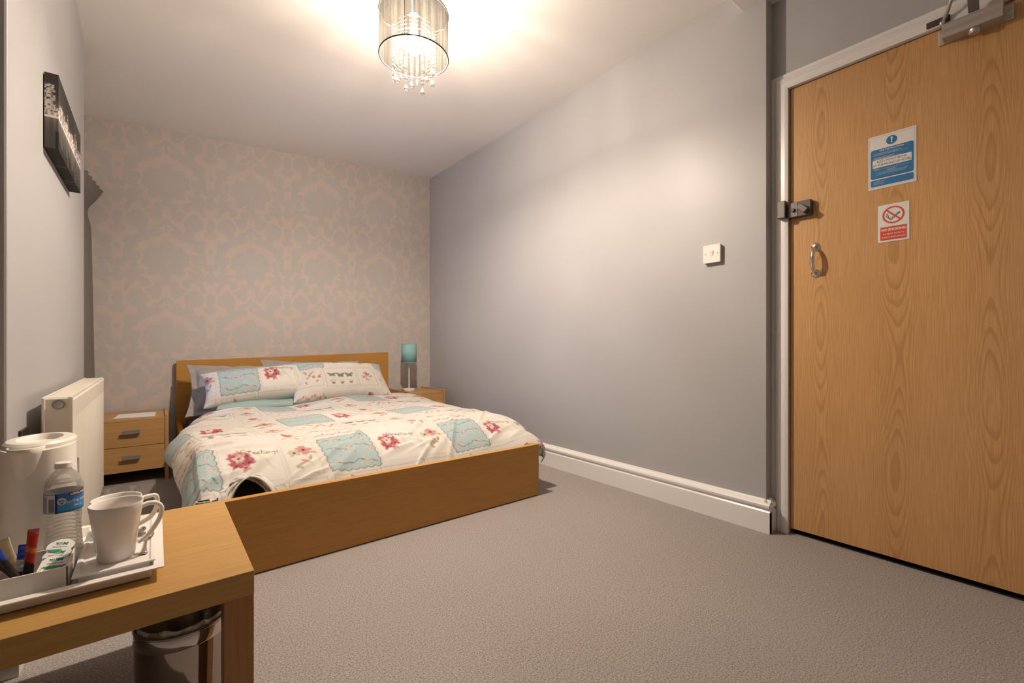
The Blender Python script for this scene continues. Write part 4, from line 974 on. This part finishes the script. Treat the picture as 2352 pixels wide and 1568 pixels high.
for k in range(15):
    u = k/14; h = .021+.225*u; body.append(oval(.068-.006*u, .078+.020*u**1.6, h, 56, 0, .004*u))
mesh('body', *loft(body), 'kettle_plastic', kt, smooth=True, angle=50)
# spout lip towards the room
spv = []
for k in range(9):
    u = k/8; h = .135+.122*u; d = .004+.044*u**1.1; wd = .013+.017*u
    spv.append([(KX-.010+wd*math.cos(a), KY-.070-.018*u**1.6+.01-d*max(0, math.sin(a))-.0*u, KZ+h) for a in np.linspace(PI+.0, 0, 15)])
V = [p for r_ in spv for p in r_]
mesh('spout', np.array(V), gridq(9, 15), 'kettle_plastic', kt, smooth=True).modifiers.new('t', 'SOLIDIFY').thickness = .003
lid = [oval(.060, .086, .243, 56, 0, .018), oval(.062, .088, .248, 56, 0, .018), oval(.062, .088, .254, 56, 0, .018), oval(.057, .082, .2590, 56, 0, .018), oval(.040, .064, .2600, 56, -.002, .020),
       oval(.038, .062, .2580, 56, -.002, .020), oval(.032, .055, .236, 56, -.002, .020)]
mesh('lid', *loft(lid), 'kettle_plastic', kt, smooth=True, angle=35)
mesh('water_window', *loft([[(KX+.0635+.003*math.cos(a)*1.0, KY+.012+.006*math.cos(a+PI/2), KZ+.16+.045*math.sin(a)) for a in np.linspace(0, 2*PI, 20, endpoint=False)], [(KX+.0665, KY+.012+.005*math.cos(a+PI/2), KZ+.16+.043*math.sin(a)) for a in np.linspace(0, 2*PI, 20, endpoint=False)]]), 'label_grey', kt)

# caddy
CX0, CX1, CY0, CY1, CZ0, CZ1 = -.42, -.134, 1.226, 1.352, .3565, .408
cdy = thing('sachet_caddy', 'white divided box holding drink sachets and milk pots', 'caddy', ((CX0+CX1)/2, 1.29, CZ0))
wl = .0032
box('floor_plate', (CX0, CX1, CY0, CY1, CZ0, CZ0+.004), 'white_melamine', cdy)
for b in ((CX0, CX1, CY0, CY0+wl, CZ0, CZ1), (CX0, CX1, CY1-wl, CY1, CZ0, CZ1), (CX0, CX0+wl, CY0, CY1, CZ0, CZ1), (CX1-wl, CX1, CY0, CY1, CZ0, CZ1)):
    box('side_wall', b, 'white_melamine', cdy, bevel=.0008)
box('divider', (-.1785, -.1755, CY0+.002, CY1-.002, CZ0, CZ1-.001), 'white_melamine', cdy, bevel=.0006)
box('divider', (-.300, -.297, CY0+.002, CY1-.002, CZ0, CZ1-.006), 'white_melamine', cdy, bevel=.0006)

def milk(label, c, tx, ty, rot):
    t = thing('milk_pot', label, 'milk pot', c, 'single serve milk pots'); M = Matrix.Rotation(tx, 3, 'X') @ Matrix.Rotation(ty, 3, 'Y') @ Matrix.Rotation(rot, 3, 'Z')
    mp = lambda V: [tuple(np.array(c)+np.array(M @ Vector(tuple(v)))) for v in V]
    V, F = lathe([(1e-5, -.014), (.012, -.014), (.0165, -.002), (.0175, 0)], (0, 0, 0), 24); mesh('pot', mp(V), F, 'milk_foil', t, smooth=True, angle=40)
    V, F = lathe([(.0175, -.0004), (.0215, 0), (.0215, .0005), (1e-5, .0009)], (0, 0, 0), 32); ld = mesh('foil_lid', mp(V), F, 'sign_white', t)
    arc = [(.0205*math.cos(a), .0205*math.sin(a), .0013) for a in np.linspace(PI*.18, PI*.82, 14)]
    mesh('green_band', mp(arc), [tuple(range(14))], 'green_ink', ld)
    V, F = text('Milk', .0120, lambda V: V, .0001, .0002); mesh('lettering', mp(np.array(V)+np.array((0, -.0065, .0014))), F, 'green_ink', ld)
    V, F = text('semi skimmed', .0042, lambda V: V, .0001); mesh('small_lettering', mp(np.array(V)+np.array((0, .004, .0014))), F, 'label_navy', ld)
milk('milk pot at the back of the caddy row', (-.1555, 1.324, .4185), .34, .05, 2.9)
milk('milk pot second from the back of the caddy row', (-.158, 1.299, .4105), .30, -.05, 2.75)
milk('milk pot with green Milk lettering, third from the back', (-.157, 1.275, .4035), .32, .10, PI-.05)
milk('milk pot nearest the front wall of the caddy', (-.156, 1.252, .3955), .30, .08, 2.85)

def sachet(label, base, tip, wid, thick, cols, face=(0, -1, .4), n=16):
    """stick sachet: flattened tube with crimped ends; cols: list of (fraction, colour)"""
    b, e = Vector(base), Vector(tip); d = e-b; L = d.length; d.normalize(); nn = Vector(face); nn = (nn-d*nn.dot(d)).normalized(); sd = d.cross(nn)
    V, C, m_ = [], [], 14; Z = np.linspace(0, 1, 40)
    for u in Z:
        puff = math.sin(PI*min(1, max(0, (u-.07)/.86)))**.45 if .07 < u < .93 else 0
        t_ = .0006+thick*puff; w_ = wid*(1-.10*puff); p = b+d*(L*u)
        zz = .0012*((int(u*200) % 2)) if u > .93 or u < .07 else 0
        for k in range(m_):
            a = 2*PI*k/m_; V.append(p+sd*(w_*math.cos(a))+nn*(t_*math.sin(a)+.0006*math.sin(u*40+a*2)*puff)+d*zz)
            cu_ = cols[0][1]
            for f_, c_ in cols:
                if u+.03*math.cos(a) >= f_: cu_ = c_
            C.append(cu_)
    F = np.concatenate([gridq(40, m_, True)])
    o = mesh('sachet', np.array([tuple(v) for v in V]), F, 'printed_wrap', smooth=True); paintv(o, np.array(C)); tag(o, label, 'sachet', 'drink sachets in the caddy'); return o
NV, BLU, BR, RD, OR, CRM, SV, KB = (.015, .02, .14), (.03, .06, .36), (.04, .026, .022), (.42, .03, .02), (.62, .14, .03), (.66, .54, .32), (.5, .48, .5), (.014, .011, .012)
zc = CZ0+.006
sachet('upright sachet with a red top and dark body beside the milk pots', (-.197, 1.262, zc), (-.1895, 1.290, .474), .0085, .0045, [(0, KB), (.46, RD), (.62, OR), (.70, RD), (.93, (.5, .12, .10))])
sachet('blue and silver sachet leaning behind the red one', (-.212, 1.292, zc+.004), (-.2045, 1.318, .438), .0105, .004, [(0, BR), (.35, SV), (.62, BLU)])
sachet('long brown stick sachet with a blue tip leaning left', (-.187, 1.240, zc), (-.234, 1.262, .452), .0060, .0035, [(0, BR), (.12, BLU), (.2, BR), (.80, BLU)], (.3, -1, .6))
sachet('dark brown stick sachet just under the blue tipped one', (-.184, 1.250, zc+.003), (-.246, 1.276, .440), .0058, .003, [(0, KB), (.3, BR), (.9, NV)], (.3, -1, .6))
sachet('cream sachet standing at the left of the caddy', (-.217, 1.318, zc), (-.243, 1.326, .452), .0140, .0025, [(0, CRM)], (.1, -1, .2))
sachet('pink and cream sachet low behind the brown sticks', (-.222, 1.296, zc), (-.250, 1.302, .430), .012, .003, [(0, (.62, .45, .40)), (.5, (.66, .58, .50))], (.1, -1, .3))
for k in range(6):
    sachet(('navy', 'black', 'dark purple', 'brown', 'near black', 'deep blue')[k]+' stick sachet lying flat in the heap at the caddy front', (-.188-.004*k, 1.238+.010*(k % 3), zc+.006+.007*(k//2)), (-.285, 1.242+.015*((k*2) % 5), zc+.020+.008*(k//2)+.004*(k % 2)), .0062, .0035,
           [(0, (NV, KB, (.05, .015, .06), BR, KB, NV)[k]), (.85, (BLU, BR, NV, (.3, .05, .03), NV, BLU)[k])], (0, -.4, 1))

# ------------------------------------------------------------------ bin with liner
NXc, NYc, NR, NH = .052, 1.268, .091, .222
bn = thing('waste_bin', 'round polished steel waste bin under the table', 'bin', (NXc, NYc, 0))
mesh('bin_body', *lathe([(1e-5, .002), (NR*.95, 0), (NR*.97, .006), (NR*.985, NH-.04), (NR*.985, NH-.002), (NR*.96, NH-.002), (NR*.95, .01), (1e-5, .008)], (NXc, NYc, 0), 72), 'bin_steel', bn, smooth=True, angle=40)
mesh('top_band', *lathe([(NR*.99, NH-.030), (NR*1.004, NH-.028), (NR*1.004, NH-.004), (NR*.99, NH-.001)], (NXc, NYc, 0), 72), 'bin_band', bn, smooth=True, angle=60)
mesh('rim', *ring((NXc, NYc, NH), NR*.985, .0028, 72), 'bin_steel', bn, smooth=True)
r = np.random.RandomState(8); V = []
n, m_ = 14, 72
for i in range(n):
    u = i/(n-1)
    for k in range(m_):
        a = 2*PI*k/m_; cr = .010*math.sin(a*9+u*5)+.006*math.sin(a*17+2+u*9)
        rr = NR*(.93-.45*max(0, u-.25)**1.0)+cr*(.2+.8*u); h = NH+.014*math.sin(PI*min(1, u*2.5))-.12*max(0, u-.25)
        if math.cos(a-.9) > .3: h += .030*math.sin(PI*min(1, u*2.2))*(math.cos(a-.9)-.3)
        V.append((NXc+rr*math.cos(a), NYc+rr*math.sin(a), h+cr*.4))
lnr = mesh('bin_liner', np.array(V), gridq(n, m_, True), 'bag_film', smooth=True)
tag(lnr, 'crumpled clear plastic bag lining the steel bin', 'bin liner')
